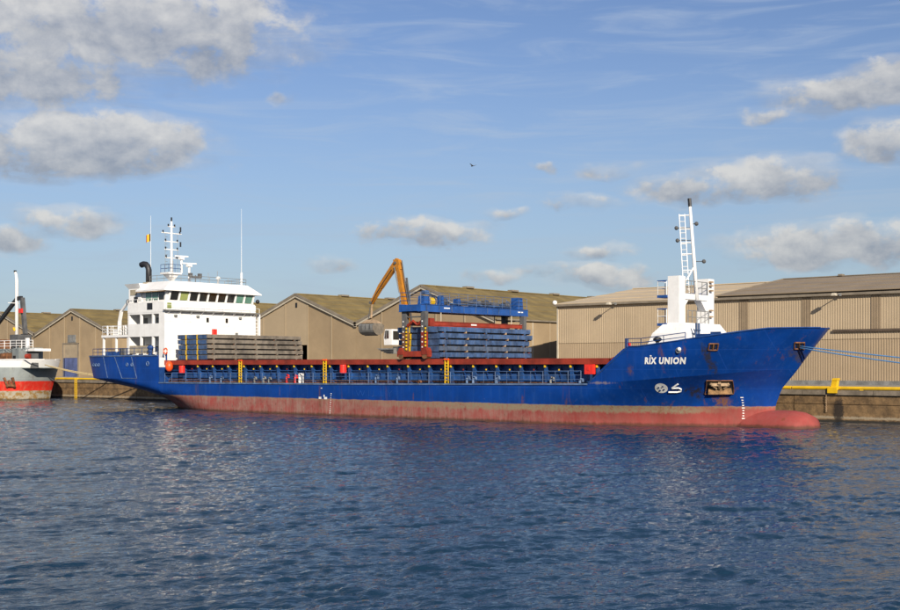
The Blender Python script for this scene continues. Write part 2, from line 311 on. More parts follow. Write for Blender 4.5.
# ------------------------------------------------------------------ mesh helpers
ORG = {}
class MB:
    def __init__(s): s.v = []; s.f = []; s.smooth = False
    def add(s, vs, fs):
        o = len(s.v); s.v += [tuple(p) for p in vs]; s.f += [tuple(i+o for i in f) for f in fs]; return s
    def box(s, x0, x1, y0, y1, z0, z1):
        return s.hexa([(x0, y0, z0), (x1, y0, z0), (x1, y1, z0), (x0, y1, z0), (x0, y0, z1), (x1, y0, z1), (x1, y1, z1), (x0, y1, z1)])
    def hexa(s, p):
        return s.add(p, [(0, 3, 2, 1), (4, 5, 6, 7), (0, 1, 5, 4), (1, 2, 6, 5), (2, 3, 7, 6), (3, 0, 4, 7)])
    def frustum(s, b, z0, t, z1):   # b, t = x0,x1,y0,y1
        return s.hexa([(b[0], b[2], z0), (b[1], b[2], z0), (b[1], b[3], z0), (b[0], b[3], z0), (t[0], t[2], z1), (t[1], t[2], z1), (t[1], t[3], z1), (t[0], t[3], z1)])
    def prism(s, poly, axis, a, b):
        """poly: 2-D outline; axis 'y' -> (x,z) outline swept from y=a to b; 'x' -> (y,z); 'z' -> (x,y)"""
        def P(p, t): return {'y': (p[0], t, p[1]), 'x': (t, p[0], p[1]), 'z': (p[0], p[1], t)}[axis]
        n = len(poly); vs = [P(p, a) for p in poly]+[P(p, b) for p in poly]
        return s.add(vs, [tuple(range(n)), tuple(range(2*n-1, n-1, -1))]+[(i, i+n, (i+1) % n+n, (i+1) % n) for i in range(n)])
    def tube(s, pts, r, n=6, r1=None):
        pts = [Vector(p) for p in pts]; m = len(pts); vs = []
        for i, p in enumerate(pts):
            t = (pts[min(i+1, m-1)]-pts[max(i-1, 0)]).normalized()
            a = t.cross(Vector((0, 0, 1)) if abs(t.z) < .9 else Vector((1, 0, 0))).normalized(); b = t.cross(a)
            rr = r if r1 is None else r+(r1-r)*i/(m-1)
            vs += [p+(a*math.cos(2*math.pi*k/n)+b*math.sin(2*math.pi*k/n))*rr for k in range(n)]
        fs = [(i*n+k, i*n+(k+1) % n, (i+1)*n+(k+1) % n, (i+1)*n+k) for i in range(m-1) for k in range(n)]
        fs += [tuple(range(n-1, -1, -1)), tuple(range((m-1)*n, m*n))]
        return s.add(vs, fs)
    def beam(s, p0, p1, w, h, w1=None, h1=None):
        p0, p1 = Vector(p0), Vector(p1); t = (p1-p0).normalized()
        a = t.cross(Vector((0, 0, 1)) if abs(t.z) < .97 else Vector((0, 1, 0))).normalized(); b = a.cross(t)
        w1 = w if w1 is None else w1; h1 = h if h1 is None else h1
        q = [p0-a*w/2-b*h/2, p0+a*w/2-b*h/2, p0+a*w/2+b*h/2, p0-a*w/2+b*h/2, p1-a*w1/2-b*h1/2, p1+a*w1/2-b*h1/2, p1+a*w1/2+b*h1/2, p1-a*w1/2+b*h1/2]
        return s.hexa(q)
    def ball(s, c, r, n=10, m=6, sz=1):
        vs = [(c[0]+r*math.sin(math.pi*j/m)*math.cos(2*math.pi*i/n), c[1]+r*math.sin(math.pi*j/m)*math.sin(2*math.pi*i/n), c[2]+sz*r*math.cos(math.pi*j/m)) for j in range(m+1) for i in range(n)]
        return s.add(vs, [(j*n+i, (j+1)*n+i, (j+1)*n+(i+1) % n, j*n+(i+1) % n) for j in range(m) for i in range(n)])
    def ring(s, c, R0, r, axis='y', n=20, k=8):
        pts = []
        for i in range(n):
            a = 2*math.pi*i/n
            for j in range(k):
                b = 2*math.pi*j/k; q = R0+r*math.cos(b); h = r*math.sin(b)
                u, v = q*math.cos(a), q*math.sin(a)
                pts.append({'y': (c[0]+u, c[1]+h, c[2]+v), 'x': (c[0]+h, c[1]+u, c[2]+v), 'z': (c[0]+u, c[1]+v, c[2]+h)}[axis])
        return s.add(pts, [(i*k+j, ((i+1) % n)*k+j, ((i+1) % n)*k+(j+1) % k, i*k+(j+1) % k) for i in range(n) for j in range(k)])
    def grid(s, rows, flip=False):
        nr, nc = len(rows), len(rows[0]); vs = [p for r in rows for p in r]; fs = []
        for i in range(nr-1):
            for j in range(nc-1):
                f = (i*nc+j, i*nc+j+1, (i+1)*nc+j+1, (i+1)*nc+j); fs.append(f[::-1] if flip else f)
        return s.add(vs, fs)
    def mesh(s, name, m, org):
        me = bpy.data.meshes.new(name); o = Vector(org)
        me.from_pydata([tuple(Vector(p)-o) for p in s.v], [], s.f)
        me.materials.append(m)
        if s.smooth: me.shade_smooth()
        me.validate(); me.update(); return me

def thing(name, label, cat, loc=(0, 0, 0), group=None):
    o = bpy.data.objects.new(name, None); COL.objects.link(o); o.location = loc; o.empty_display_size = .5
    o['label'] = label; o['category'] = cat
    if group: o['group'] = group
    ORG[o] = Vector(loc); return o
def part(mb, name, m, parent, label=None, kind=None):
    me = mb.mesh(name, m, ORG[parent]); o = bpy.data.objects.new(name, me); COL.objects.link(o); o.parent = parent
    ORG[o] = ORG[parent]
    if label: o['label'] = label
    if kind: o['kind'] = kind
    return o
def single(mb, name, m, label, cat, loc, group=None):
    o = bpy.data.objects.new(name, mb.mesh(name, m, loc)); COL.objects.link(o); o.location = loc
    o['label'] = label; o['category'] = cat; ORG[o] = Vector(loc)
    if group: o['group'] = group
    return o
def struct(mb, name, m, loc=(0, 0, 0)):
    o = bpy.data.objects.new(name, mb.mesh(name, m, loc)); COL.objects.link(o); o.location = loc; o['kind'] = 'structure'; ORG[o] = Vector(loc); return o
def lerp(tab, x):
    if x <= tab[0][0]: return tab[0][1]
    for (a, u), (b, v) in zip(tab, tab[1:]):
        if x <= b: return u+(v-u)*(x-a)/(b-a)
    return tab[-1][1]
def railing(mb, pts, h, levels, post_every=1.2, r=.022):
    """posts and horizontal rails along a polyline standing on pts"""
    pts = [Vector(p) for p in pts]
    for k in range(1, levels+1):
        for a, b in zip(pts, pts[1:]): mb.tube([a+Vector((0, 0, h*k/levels)), b+Vector((0, 0, h*k/levels))], r, 4)
    for a, b in zip(pts, pts[1:]):
        n = max(1, round((b-a).length/post_every))
        for i in range(n+1):
            p = a+(b-a)*i/n; mb.tube([p, p+Vector((0, 0, h))], r*1.2, 4)

# ------------------------------------------------------------------ water
def make_water():
    rng = np.random.default_rng(3)
    def tile(L, N, wind, lp, seed, spread):
        g = np.random.default_rng(seed)
        k = np.fft.fftfreq(N, L/N)*2*np.pi; kx, ky = np.meshgrid(k, k, indexing='ij'); kk = np.hypot(kx, ky); kk[0, 0] = 1
        kp = 2*np.pi/lp
        S = np.exp(-1.1*(kp/kk)**2)/kk**3.6*np.exp(-(kk*.020)**2)
        c = np.abs((kx*wind[0]+ky*wind[1])/kk); S *= (.12+c**spread)
        a = np.sqrt(S)*(g.standard_normal((N, N))+1j*g.standard_normal((N, N))); a[0, 0] = 0
        kn = kk.copy(); h = np.fft.ifft2(a).real; dx = np.fft.ifft2(-1j*kx/kn*a).real; dy = np.fft.ifft2(-1j*ky/kn*a).real; gx = np.gradient(h, L/N, axis=0); gy = np.gradient(h, L/N, axis=1)
        f = 1/np.sqrt((gx**2+gy**2).mean()); return h*f, dx*f, dy*f       # unit rms slope
    def samp(t, L, x, y):
        N = t.shape[0]; u = (x/L*N) % N; v = (y/L*N) % N; i = np.floor(u).astype(int) % N; j = np.floor(v).astype(int) % N; a = u-np.floor(u); b = v-np.floor(v)
        i1 = (i+1) % N; j1 = (j+1) % N
        return (t[i, j]*(1-a)+t[i1, j]*a)*(1-b)+(t[i, j1]*(1-a)+t[i1, j1]*a)*b
    wd = (RGT*.47-FWD*.88)
    t1 = tile(41.0, 512, (wd.x, wd.y), 3.2, 1, 7); t2 = tile(27.3, 512, (wd.x, wd.y), .7, 2, 3); t3 = tile(160., 512, (wd.x, wd.y), 9, 5, 3)
    nr, na = 1000, 640
    r = 15*np.exp(np.linspace(0, math.log(420/15), nr)); fa = math.atan2(FWD.y, FWD.x)
    a = fa+np.linspace(R(31), R(-31), na)
    rr, aa = np.meshgrid(r, a, indexing='ij'); x = rr*np.cos(aa); y = rr*np.sin(aa)
    ca, sa = math.cos(.16), math.sin(.16)
    t3 = t3[0]
    gust = .70+.6*np.clip(samp(t3/np.abs(t3).max(), 160., x*.7+11, y*.7)*1.6+.5, 0, 1)
    x2, y2 = x*ca-y*sa, x*sa+y*ca
    s1, s2 = .125*gust, .15*gust
    h = s1*samp(t1[0], 41.0, x, y)+s2*samp(t2[0], 27.3, x2, y2)+.016*samp(t3, 160., x, y)
    ex, ey = s2*samp(t2[1], 27.3, x2, y2), s2*samp(t2[2], 27.3, x2, y2)
    chop = 1.25*np.clip(1.4-rr/120, .2, 1)
    x = x+chop*(s1*samp(t1[1], 41.0, x, y)+ex*ca+ey*sa); y = y+chop*(s1*samp(t1[2], 41.0, x, y)-ex*sa+ey*ca)
    fade = np.clip((97-y)/3, .35, 1)
    h = h*fade
    co = np.stack([x, y, h], -1).reshape(-1, 3).astype(np.float32)
    i, j = np.meshgrid(np.arange(nr-1), np.arange(na-1), indexing='ij'); q = (i*na+j)
    fa_ = np.stack([q, q+na, q+na+1, q+1], -1).reshape(-1, 4)
    big = np.array([(-2500, -1500, -.6), (1500, -1500, -.6), (1500, 96.5, -.6), (-2500, 96.5, -.6)], np.float32)
    n0 = len(co); co = np.concatenate([co, big]); fa_ = np.concatenate([fa_, [[n0, n0+1, n0+2, n0+3]]]).astype(np.int32)
    me = bpy.data.meshes.new('water'); me.vertices.add(len(co)); me.vertices.foreach_set('co', co.ravel())
    me.loops.add(fa_.size); me.loops.foreach_set('vertex_index', fa_.ravel()); me.polygons.add(len(fa_))
    me.polygons.foreach_set('loop_start', np.arange(0, fa_.size, 4, dtype=np.int32)); me.polygons.foreach_set('loop_total', np.full(len(fa_), 4, np.int32))
    me.update(calc_edges=True); me.shade_smooth(); me.materials.append(water_mat())
    o = bpy.data.objects.new('water', me); COL.objects.link(o); o['kind'] = 'structure'
make_water()

# ------------------------------------------------------------------ quay and apron
QY, QZ = 95.6, 2.62
g = MB(); g.add([(-2500, QY+.9, QZ), (1500, QY+.9, QZ), (1500, 3500, QZ), (-2500, 3500, QZ)], [(0, 1, 2, 3)])
struct(g, 'quay_apron', CONC)
qw = struct(MB().box(-320, 60, QY+.12, QY+.95, -2.5, QZ-.05), 'quay_wall', QUAYM)
x = -260.0; k = 0
while x < 20:                                         # cast bays with recessed joints
    w = 9.4; rnd = random.uniform(-.03, .05)
    b = MB(); b.box(x, x+w-.10, QY-.0+rnd, QY+.2, -2.4, 1.42); o = part(b, 'wall_bay', QUAYM, qw)
    b = MB(); b.box(x, x+w-.06, QY+.05+rnd*.5, QY+.2, 1.47, 2.20); o = part(b, 'wall_bay', QUAYM, qw)
    x += w; k += 1
x = -262.0
while x < 20:
    b = MB(); b.box(x, x+2.96, QY-.10+random.uniform(-.015, .015), QY+.93, 2.22, QZ+random.uniform(-.012, .012)); part(b, 'coping_block', COPE, qw); x += 3.0
# yellow edge rail
er = thing('quay_edge_rail', 'long yellow steel kerb rail along the edge of the quay', 'kerb rail', (-90, QY+.15, QZ))
x = -200.0
while x < 0:
    part(MB().tube([(x, QY+.12, QZ+.16), (x+11.9, QY+.12, QZ+.16)], .15, 8), 'rail_length', YEL, er)
    part(MB().box(x+5.8, x+6.1, QY+.02, QY+.3, QZ-.02, QZ+.06), 'saddle', YEL, er); x += 12
def bollard(x, label):
    t = thing('mooring_bollard', label, 'bollard', (x, QY+.3, QZ))
    part(MB().box(x-.42, x+.42, QY-.22, QY+.75, QZ+.015, QZ+.22), 'base', YEL, t)
    part(MB().box(x-.40, x+.40, QY-.26, QY-.14, QZ-.25, QZ+.22), 'edge_plate', YEL, t)
    part(MB().frustum((x-.24, x+.24, QY+.0, QY+.5), QZ+.22, (x-.10, x+.32, QY-.02, QY+.48), QZ+.80), 'post', YEL, t)
    part(MB().frustum((x-.12, x+.36, QY-.06, QY+.5), QZ+.80, (x-.02, x+.40, QY-.02, QY+.46), QZ+.98), 'head', YEL, t)
bollard(-40.4, 'yellow steel bollard on the quay edge ahead of the blue bow')
bollard(-8.0, 'yellow steel bollard on the quay edge holding the blue mooring ropes')
ch = thing('mooring_chain', 'rusty chain hanging on the quay wall below the yellow bollard', 'chain', (-40.95, QY-.1, .9))
for k in range(14): b = MB(); b.ring((-40.95, QY-.12, 2.15-k*.10), .055, .018, 'y' if k % 2 else 'x', 8, 5); part(b, 'link', RUSTP, ch)
ld = thing('quay_ladder', 'yellow rung ladder down the quay wall beside the grey ship', 'ladder', (-152.4, QY, 0))
for dx in (-.22, .22): part(MB().box(-152.4+dx-.04, -152.4+dx+.04, QY-.2, QY-.12, -.4, QZ+.25), 'stile', YEL, ld)
for i in range(9): part(MB().tube([(-152.62, QY-.16, .1+i*.3), (-152.18, QY-.16, .1+i*.3)], .025, 5), 'rung', YEL, ld)

# ------------------------------------------------------------------ gabled warehouses
WY = 122.0
def gable_house(xc, half, zr, ze, label, depth=72, panels=5, door=None, vent=True, tint=()):
    t = thing('warehouse', label, 'warehouse', (xc, WY, QZ), 'gabled dock warehouses')
    pitch = (zr-ze)/half
    def top(x): return zr-pitch*abs(x-xc)-.08
    xs = [xc-half+2*half*i/panels for i in range(panels+1)]
    for i in range(panels):
        segs = [(xs[i]+.03, xs[i+1]-.03, QZ)]
        if door and xs[i]-.01 <= door[0] < xs[i+1]:
            segs = []
            if door[0] > xs[i]+.1: segs.append((xs[i]+.03, door[0], QZ))
            segs.append((door[0]+.001, min(door[1], xs[i+1])-.001, door[2]))
            if door[1] < xs[i+1]-.1: segs.append((door[1], xs[i+1]-.03, QZ))
        for (a, b, z0) in segs:
            poly = [(a, z0), (b, z0), (b, top(b))]
            if a < xc < b: poly.append((xc, top(xc)))
            poly.append((a, top(a)))
            off = -.06 if i in tint else 0
            part(MB().prism(poly, 'y', WY+off, WY+.22), 'wall_panel', WALLG2 if i in tint else WALLG, t)
    for i in range(1, panels):
        part(MB().box(xs[i]-.13, xs[i]+.13, WY-.12, WY-.07, QZ, top(xs[i])-.1), 'cover_strip', WALLG2, t)
    for sx in (-1, 1):
        xe = xc+sx*half
        part(MB().box(min(xe, xe-sx*.2), max(xe, xe-sx*.2), WY+.25, WY+depth, QZ, ze-.1), 'side_wall', WALLG, t)
        part(MB().box(xe-.08, xe+.08, WY+8, WY+8.15, QZ, ze-.3), 'downpipe', TRIM, t)
        # pilaster ribs of the long wall
        for j in range(1, 12):
            part(MB().box(min(xe, xe+sx*.07), max(xe, xe+sx*.07), WY+j*6-.12, WY+j*6+.12, QZ, ze-.25), 'pilaster', WALLG2, t)
        rows = 6; L = half+.25
        for k in range(rows):
            d0 = L*k/rows-(.12 if k else 0); d1 = L*(k+1)/rows
            za, zb = zr-pitch*d0, zr-pitch*d1
            p = []
            for yy in (WY-.25, WY+depth):
                for (d, z) in ((d0, za+.02), (d1, zb+.11), (d1, zb+.02), (d0, za-.06)): p.append((xc+sx*d, yy, z))
            part(MB().add(p, [(0, 1, 5, 4), (1, 2, 6, 5), (2, 3, 7, 6), (3, 0, 4, 7), (0, 3, 2, 1), (4, 5, 6, 7)]), 'roof_sheet_row', ROOFO, t)
        # verge board and pale trim below it
        a, b = (xc, WY-.34, zr-.02), (xc+sx*(half+.25), WY-.34, ze-.02-.25*pitch)
        part(MB().beam(a, b, .12, .34), 'verge_board', FASCIA, t)
        part(MB().beam((a[0], WY-.28, a[2]-.33), (b[0], WY-.28, b[2]-.33), .1, .26), 'verge_trim', TRIM, t)
        part(MB().beam((xe+sx*.2, WY, ze-.05), (xe+sx*.2, WY+depth, ze-.05), .22, .2), 'gutter', FASCIA, t)
    part(MB().box(xc-half, xc+half, WY+depth-.3, WY+depth-.05, QZ, ze-.1), 'back_wall', WALLG, t)
    part(MB().beam((xc, WY-.2, zr+.06), (xc, WY+depth, zr+.06), .5, .14), 'ridge_cap', ROOFO, t)
    for j in range(6):
        part(MB().box(xc-.45, xc+.45, WY+9+j*10.5, WY+10.6+j*10.5, zr+.1, zr+.34), 'ridge_vent', FASCIA, t)
    if vent: part(MB().box(xc-.18, xc+.18, WY-.14, WY-.02, zr-2.0, zr-1.3), 'gable_vent', BLACK, t)
    return t
gable_house(-221.3, 12.7, 15.2, 10.75, 'tan gabled warehouse farthest along the quay, behind the grey ship', tint=(1,))
wa = gable_house(-195.9, 12.7, 15.0, 10.6, 'tan gabled warehouse with a tall blue-footed door in its front', tint=())
part(MB().box(-198.7, -194.05, WY-.10, WY-.03, 6.1, 8.6), 'upper_door', DOORTAN, wa)
part(MB().box(-198.7, -194.05, WY-.12, WY-.03, QZ, 6.08), 'door', DOORBLUE, wa)
part(MB().box(-197.3, -194.7, WY-.14, WY-.02, 8.9, 10.3), 'sign_board', GREY, wa)
for a, b in ((-199.0, -198.7), (-194.05, -193.75)): part(MB().box(a, b, WY-.16, WY-.02, QZ, 8.8), 'door_post', FASCIA, wa)
part(MB().box(-199.0, -193.75, WY-.18, WY-.02, 8.6, 8.85), 'lintel', FASCIA, wa)
gable_house(-160.4, 12.7, 15.4, 10.75, 'tan gabled warehouse standing behind the white deckhouse')
gable_house(-135.0, 12.7, 15.4, 10.75, 'tan gabled warehouse with a narrow open black doorway', door=(-134.0, -132.5, 7.75), tint=(0, 1, 2))
gable_house(-109.6, 12.7, 15.6, 10.75, 'tan gabled warehouse behind the blue gantry, next to the corrugated shed', depth=90)

# ------------------------------------------------------------------ long corrugated shed
def shed():
    X0, X1, ZE = -87.0, -14.0, 12.0
    t = thing('corrugated_shed', 'long beige corrugated shed with pale and brown roofs behind the bow', 'shed', (-60, WY, QZ))
    def corr(x0, x1, z0, z1, y):
        p = .27; n = int((x1-x0)/p); rows = [[], []]
        for i in range(n+1):
            xx = x0+i*p
            for dx, dy in ((0, 0), (.15, 0), (.175, .028), (.245, .028)):
                if xx+dx > x1: break
                rows[0].append((xx+dx, y+dy, z0)); rows[1].append((xx+dx, y+dy, z1))
        return MB().grid(rows)
    part(corr(X0, X1, QZ+.4, 7.5, WY+.03), 'lower_cladding', WALLD2, t)
    part(corr(X0, X1, 7.42, ZE, WY-.03), 'upper_cladding', WALLD, t)
    part(MB().box(X0, X1, WY-.02, WY+.3, QZ, QZ+.45), 'plinth', GREY, t)
    part(MB().box(X0, X0+.25, WY+.1, WY+37, QZ, ZE), 'end_wall', WALLD, t)
    part(MB().box(X0-.06, X0+.14, WY-.1, WY+.12, QZ, ZE+.1), 'corner_trim', TRIM, t)
    for a, b in ((-62.3, -61.2), (-55.0, -53.95), (-47.5, -46.45), (-40.0, -38.95), (-32, -30.95)):
        m = corr(a, b, 8.35, ZE-.1, WY-.075)
        part(m, 'weathered_panel', STRIP, t)
    part(MB().box(-51.5, -15, WY-.28, WY-.06, 8.18, 8.42), 'door_rail', DOORRAIL, t)
    part(MB().box(X0-.2, X1, WY-.42, WY-.06, ZE-.02, ZE+.24), 'gutter', FASCIA, t)
    # roofs: pale one over the whole, brown re-laid one a little higher
    def roof(x0, x1, m, dz, nm, yr, zr):
        rows = 4; ya, za = WY-.35, ZE+.24+dz
        for k in range(rows):
            a, b = k/rows, (k+1)/rows
            y0, y1 = ya+(yr-ya)*a, ya+(yr-ya)*b; z0, z1 = za+(zr+dz-za)*a, za+(zr+dz-za)*b
            q = [(x0, y0, z0+.07), (x1, y0, z0+.07), (x1, y1+.1, z1+.02), (x0, y1+.1, z1+.02)]
            part(MB().hexa([(p[0], p[1], p[2]-.12) for p in q]+q), nm, m, t)
            q2 = [(p[0], 2*yr-p[1], p[2]) for p in q]
            part(MB().hexa([(p[0], p[1], p[2]-.12) for p in q2]+q2), nm, m, t)
        part(MB().beam((x0, yr, zr+dz+.06), (x1, yr, zr+dz+.06), .6, .1), 'ridge_cap', FASCIA if dz else m, t)
    roof(X0-.25, -64.9, ROOFL, 0, 'pale_roof_sheet', 140.0, 15.05)
    roof(-64.95, X1, ROOFD, .22, 'brown_roof_sheet', 139.0, 15.05)
    part(MB().beam((-65.0, WY-.36, ZE+.40), (-65.0, 139, 15.27), .12, .28), 'verge_board', FASCIA, t)
    for xx in (-58, -50, -42, -36, -28):
        part(MB().box(xx, xx+.5, 138.6, 139.4, 15.35, 15.55), 'ridge_vent', FASCIA, t)
    part(MB().tube([(-26, WY-.5, QZ+.0), (-26, WY-.5, ZE)], .08, 6), 'downpipe', FASCIA, t)
shed()
def floodlight(x, z, label):
    t = thing('floodlight', label, 'floodlight', (x, WY, z), 'floodlights along the shed eaves')
    part(MB().box(x-.12, x+.12, WY-.52, WY-.44, z+.0, z+.3), 'bracket', GREY, t)
    part(MB().beam((x, WY-.48, z+.2), (x-.1, WY-1.7, z+.12), .07, .07), 'arm', GREY, t)
    part(MB().frustum((x-.32, x+.12, WY-2.1, WY-1.5), z-.02, (x-.24, x+.04, WY-2.05, WY-1.55), z+.26), 'lamp_head', TRIM, t)
floodlight(-50.6, 11.9, 'small floodlight on an arm at the shed eave under the brown roof')
floodlight(-78.2, 11.9, 'small floodlight on an arm at the shed eave under the pale roof')
t = thing('corner_lamp', 'small round white lamp on the corner of the corrugated shed', 'lamp', (-87.1, WY-.3, 12.3))
part(MB().tube([(-87.1, WY-.05, 11.9), (-87.15, WY-.35, 12.3)], .05, 5), 'arm', GREY, t)
b = MB(); b.smooth = True; b.ball((-87.15, WY-.4, 12.45), .3); part(b, 'globe', WHITE, t)

# ------------------------------------------------------------------ the blue cargo ship
YC, B2 = 85.0, 7.7
SHIP = thing('cargo_ship', 'long blue cargo ship with red underbody and white deckhouse, moored alongside the quay', 'cargo ship', (-79, YC, 0))
STEM = [(-1.5, -40.7), (0, -40.6), (1.27, -40.48), (1.72, -40.4), (2.87, -39.94), (4.24, -38.75), (5.6, -37.78), (7.42, -36.47)]
ZT = [(-52.3, 3.2), (-48.6, 6.07), (-47.8, 6.07), (-44.6, 6.44), (-41.85, 6.85), (-38.8, 7.33), (-36.47, 7.42)]
ZK = [(-52.3, 3.2), (-47.7, 3.55), (-43.6, 3.9), (-42.7, 4.0), (-38.8, 4.4)]
SHEER = [(-110, 2.80), (-80, 2.93), (-52.3, 3.2)]
def hb_fwd(x, z):
    zk = lerp(ZK, x); u = max(0, min(1, z/zk)); s = lerp(STEM, z)
    if z <= zk:
        q = u**1.8; xa = -58.5+(-50.2+58.5)*q; p = 1.8+.5*q; k = .85
    else:
        q = min(1, (z-zk)/2.9); xa = -50.2+3.5*q; p = 2.3+.4*q; k = .85-.15*q
    t_ = max(0, min(1, (x-xa)/(s-xa)))
    return B2*(1-t_**p)**k
XE = [(-1.5, -110.5), (0, -112.3), (1.0, -114.0), (1.8, -116.5), (2.5, -119.3), (3.2, -121.7), (5.8, -122.5)]
XBK = [(-1.5, -92), (0, -97), (1.0, -101), (1.8, -105.5), (2.5, -110), (3.2, -115.5), (5.8, -116.5)]
HE = [(-1.5, .3), (0, .35), (1.0, .5), (1.8, 2.2), (2.5, 4.8), (3.2, 6.45), (5.8, 6.55)]
def hb_aft(x, z):
    e, bk, he = lerp(XE, z), lerp(XBK, z), lerp(HE, z)
    t_ = max(0, min(1, (bk-x)/(bk-e))); p = lerp([(0, 2.2), (3.2, 1.5)], z)
    return he+(B2-he)*(1-t_**p)**.85
def hb(x, z):
    if x > -60: return hb_fwd(x, z)
    if x < -95: return hb_aft(x, z)
    return B2
def hullpt(x, z, off=0.0):
    n = Vector((-(hb(x+.05, z)-hb(x-.05, z))/.1, -1, -(hb(x, z+.05)-hb(x, z-.05))/.1))     # outward on the near side
    n = Vector((-(hb(x+.05, z)-hb(x-.05, z))/.1, -1, -(hb(x, z+.05)-hb(x, z-.05))/.1)); n.normalize()
    return Vector((x, YC-hb(x, z), z))+n*off
def make_hull():
    h = MB(); h.smooth = True
    def both(cols):
        for sgn in (-1, 1):
            rows = [[(p[0], YC+sgn*p[1], p[2]) for p in c] for c in cols]
            h.grid(rows, flip=(sgn < 0))
    # aft body with poop sides
    cols = []; zs = [-1.4, -.6, 0, .4, .8, 1.2, 1.5, 1.8, 2.1, 2.4, 2.7, 2.95, 3.2, 3.21, 4, 5, 5.8]
    for i in range(29):
        c = 1-(i/28)**1.0; c = c**1.25; col = []
        for z in zs:
            e = lerp(XE, z); xx = -107.4+(e+107.4)*c; col.append((xx, hb_aft(xx, z), z))
        cols.append(col)
    both(cols)
    tr = cols[0]; h.grid([[(p[0], YC-p[1], p[2]) for p in tr], [(p[0], YC, p[2]) for p in tr], [(p[0], YC+p[1], p[2]) for p in tr]], flip=True)
    # middle body
    cols = []
    for i in range(27):
        xx = -107.4+(-52.3+107.4)*i/26; zt = lerp(SHEER, xx)
        cols.append([(xx, hb(xx, z), z) for z in [-1.4, -.6, 0, .4, .8, 1.2, 1.5, 1.8, 2.1, 2.4, 2.6, zt]])
    both(cols)
    # forward body with flare and knuckle
    low, up = [], []
    for i in range(45):
        c = 1-(1-i/44)**1.7; xt = -52.3+(-36.47+52.3)*c; zt = lerp(ZT, xt); zk = lerp(ZK, xt)
        for _ in range(4): zk = min(lerp(ZK, -52.3+(lerp(STEM, zk)+52.3)*c), zt)
        def col(z_):
            r_ = []
            for z in z_:
                xx = -52.3+(lerp(STEM, z)+52.3)*c; r_.append((xx, hb_fwd(xx, z) if i < 44 else 0, z))
            return r_
        low.append(col([-1.4+(zk+1.4)*j/16 for j in range(17)])); up.append(col([zk+.001+(zt-zk-.001)*j/8 for j in range(9)]))
    both(low); both(up)                                  # a crisp knuckle between the two
    # bulbous bow
    rings = []
    for i in range(15):
        a = i/14; xx = -46.5+9.62*a
        rr = 1.0 if a < .72 else math.sqrt(max(0, 1-((a-.72)/.28)**2.6))
        ry, rz, cz = 2.35*rr*(.75+.25*a), 1.62*rr*(.9+.1*a), -.30
        rings.append([(xx, YC+ry*math.cos(2*math.pi*k/24), cz+rz*math.sin(2*math.pi*k/24)) for k in range(25)])
    h.grid(rings)
    return part(h, 'hull', HULL, SHIP, 'blue hull over red underbody with a flared bow and bulb')
hull = make_hull()

# decks
d = MB()
d.box(-107.4, -52.3, YC-B2+.05, YC+B2-.05, 2.55, 2.78)
d.box(-121.4, -107.45, YC-6.2, YC+6.2, 4.85, 5.0)
d.box(-116.5, -107.5, YC-7.4, YC+7.4, 4.86, 4.99)
rows = []
for i in range(14):
    xx = -48.9+i*.8; hbx = max(.05, hb(xx, lerp(ZT, xx)-.75)-.12); rows.append([(xx, YC-hbx, lerp(ZT, xx)-.75), (xx, YC+hbx, lerp(ZT, xx)-.75)])
d.grid(rows, flip=True)
part(d, 'deck', BLUE_F, SHIP)
b = MB(); b.box(-107.42, -107.3, YC-B2+.02, YC+B2-.02, 2.78, 4.48); part(b, 'poop_front', BLUE, SHIP)
b = MB(); b.box(-107.42, -107.28, YC-B2+.02, YC+B2-.02, 4.48, 5.5); part(b, 'poop_coaming', WHITE2, SHIP, 'white upper strip of the poop front')
b = MB(); b.box(-50.9, -50.7, YC-7.2, YC+7.2, 2.78, 4.4); b.box(-48.75, -48.6, YC-7.3, YC+7.3, 3.0, 5.3); part(b, 'forecastle_bulkhead', BLUE, SHIP)
# gunwale strip and rubbing bars
gw = MB()
for i in range(26):
    xa = -107.4+(-52.3+107.4)*i/26; xb = -107.4+(-52.3+107.4)*(i+1)/26
    za, zb = lerp(SHEER, xa), lerp(SHEER, xb)
    for s in (-1, 1): gw.beam((xa, YC+s*(hb(xa, 2.9)-.02), za), (xb, YC+s*(hb(xb, 2.9)-.02), zb), .16, .13)
part(gw, 'gunwale', BLUE_L, SHIP, 'pale scuffed gunwale edge')
rb = MB()
def strip_on_hull(mb, pts, w, off=.03, n=10):
    for (p, q) in zip(pts, pts[1:]):
        for i in range(n):
            a = (p[0]+(q[0]-p[0])*i/n, p[1]+(q[1]-p[1])*i/n); c = (p[0]+(q[0]-p[0])*(i+1)/n, p[1]+(q[1]-p[1])*(i+1)/n)
            A, C = hullpt(*a, off), hullpt(*c, off)
            mb.beam(A, C, w, w)
for s in ([(-118.0, 5.6), (-117.2, 3.3)], [(-115.6, 5.6), (-114.2, 3.25), (-111.4, 3.25), (-112.4, 5.6)]): strip_on_hull(rb, s, .06, .015, 8)
strip_on_hull(rb, [(-122.2, 5.72), (-107.6, 5.72)], .10, .02, 14)
part(rb, 'weld_bar', BLUE_L, hull, 'pale welded bars on the stern quarter')
b = MB()
cap = [Vector((x_, YC-hb(x_, lerp(ZT, x_))-.0, lerp(ZT, x_))) for x_ in [-52.3, -51, -49.8, -48.6, -47.8, -46, -44.6, -43, -41.85, -40.5, -39.6, -38.8, -38, -37.4, -36.9, -36.6]]
b.tube(cap, .055, 6); b.tube([(p.x, 2*YC-p.y, p.z) for p in cap], .055, 6)
part(b, 'bulwark_cap', BLUE, hull)
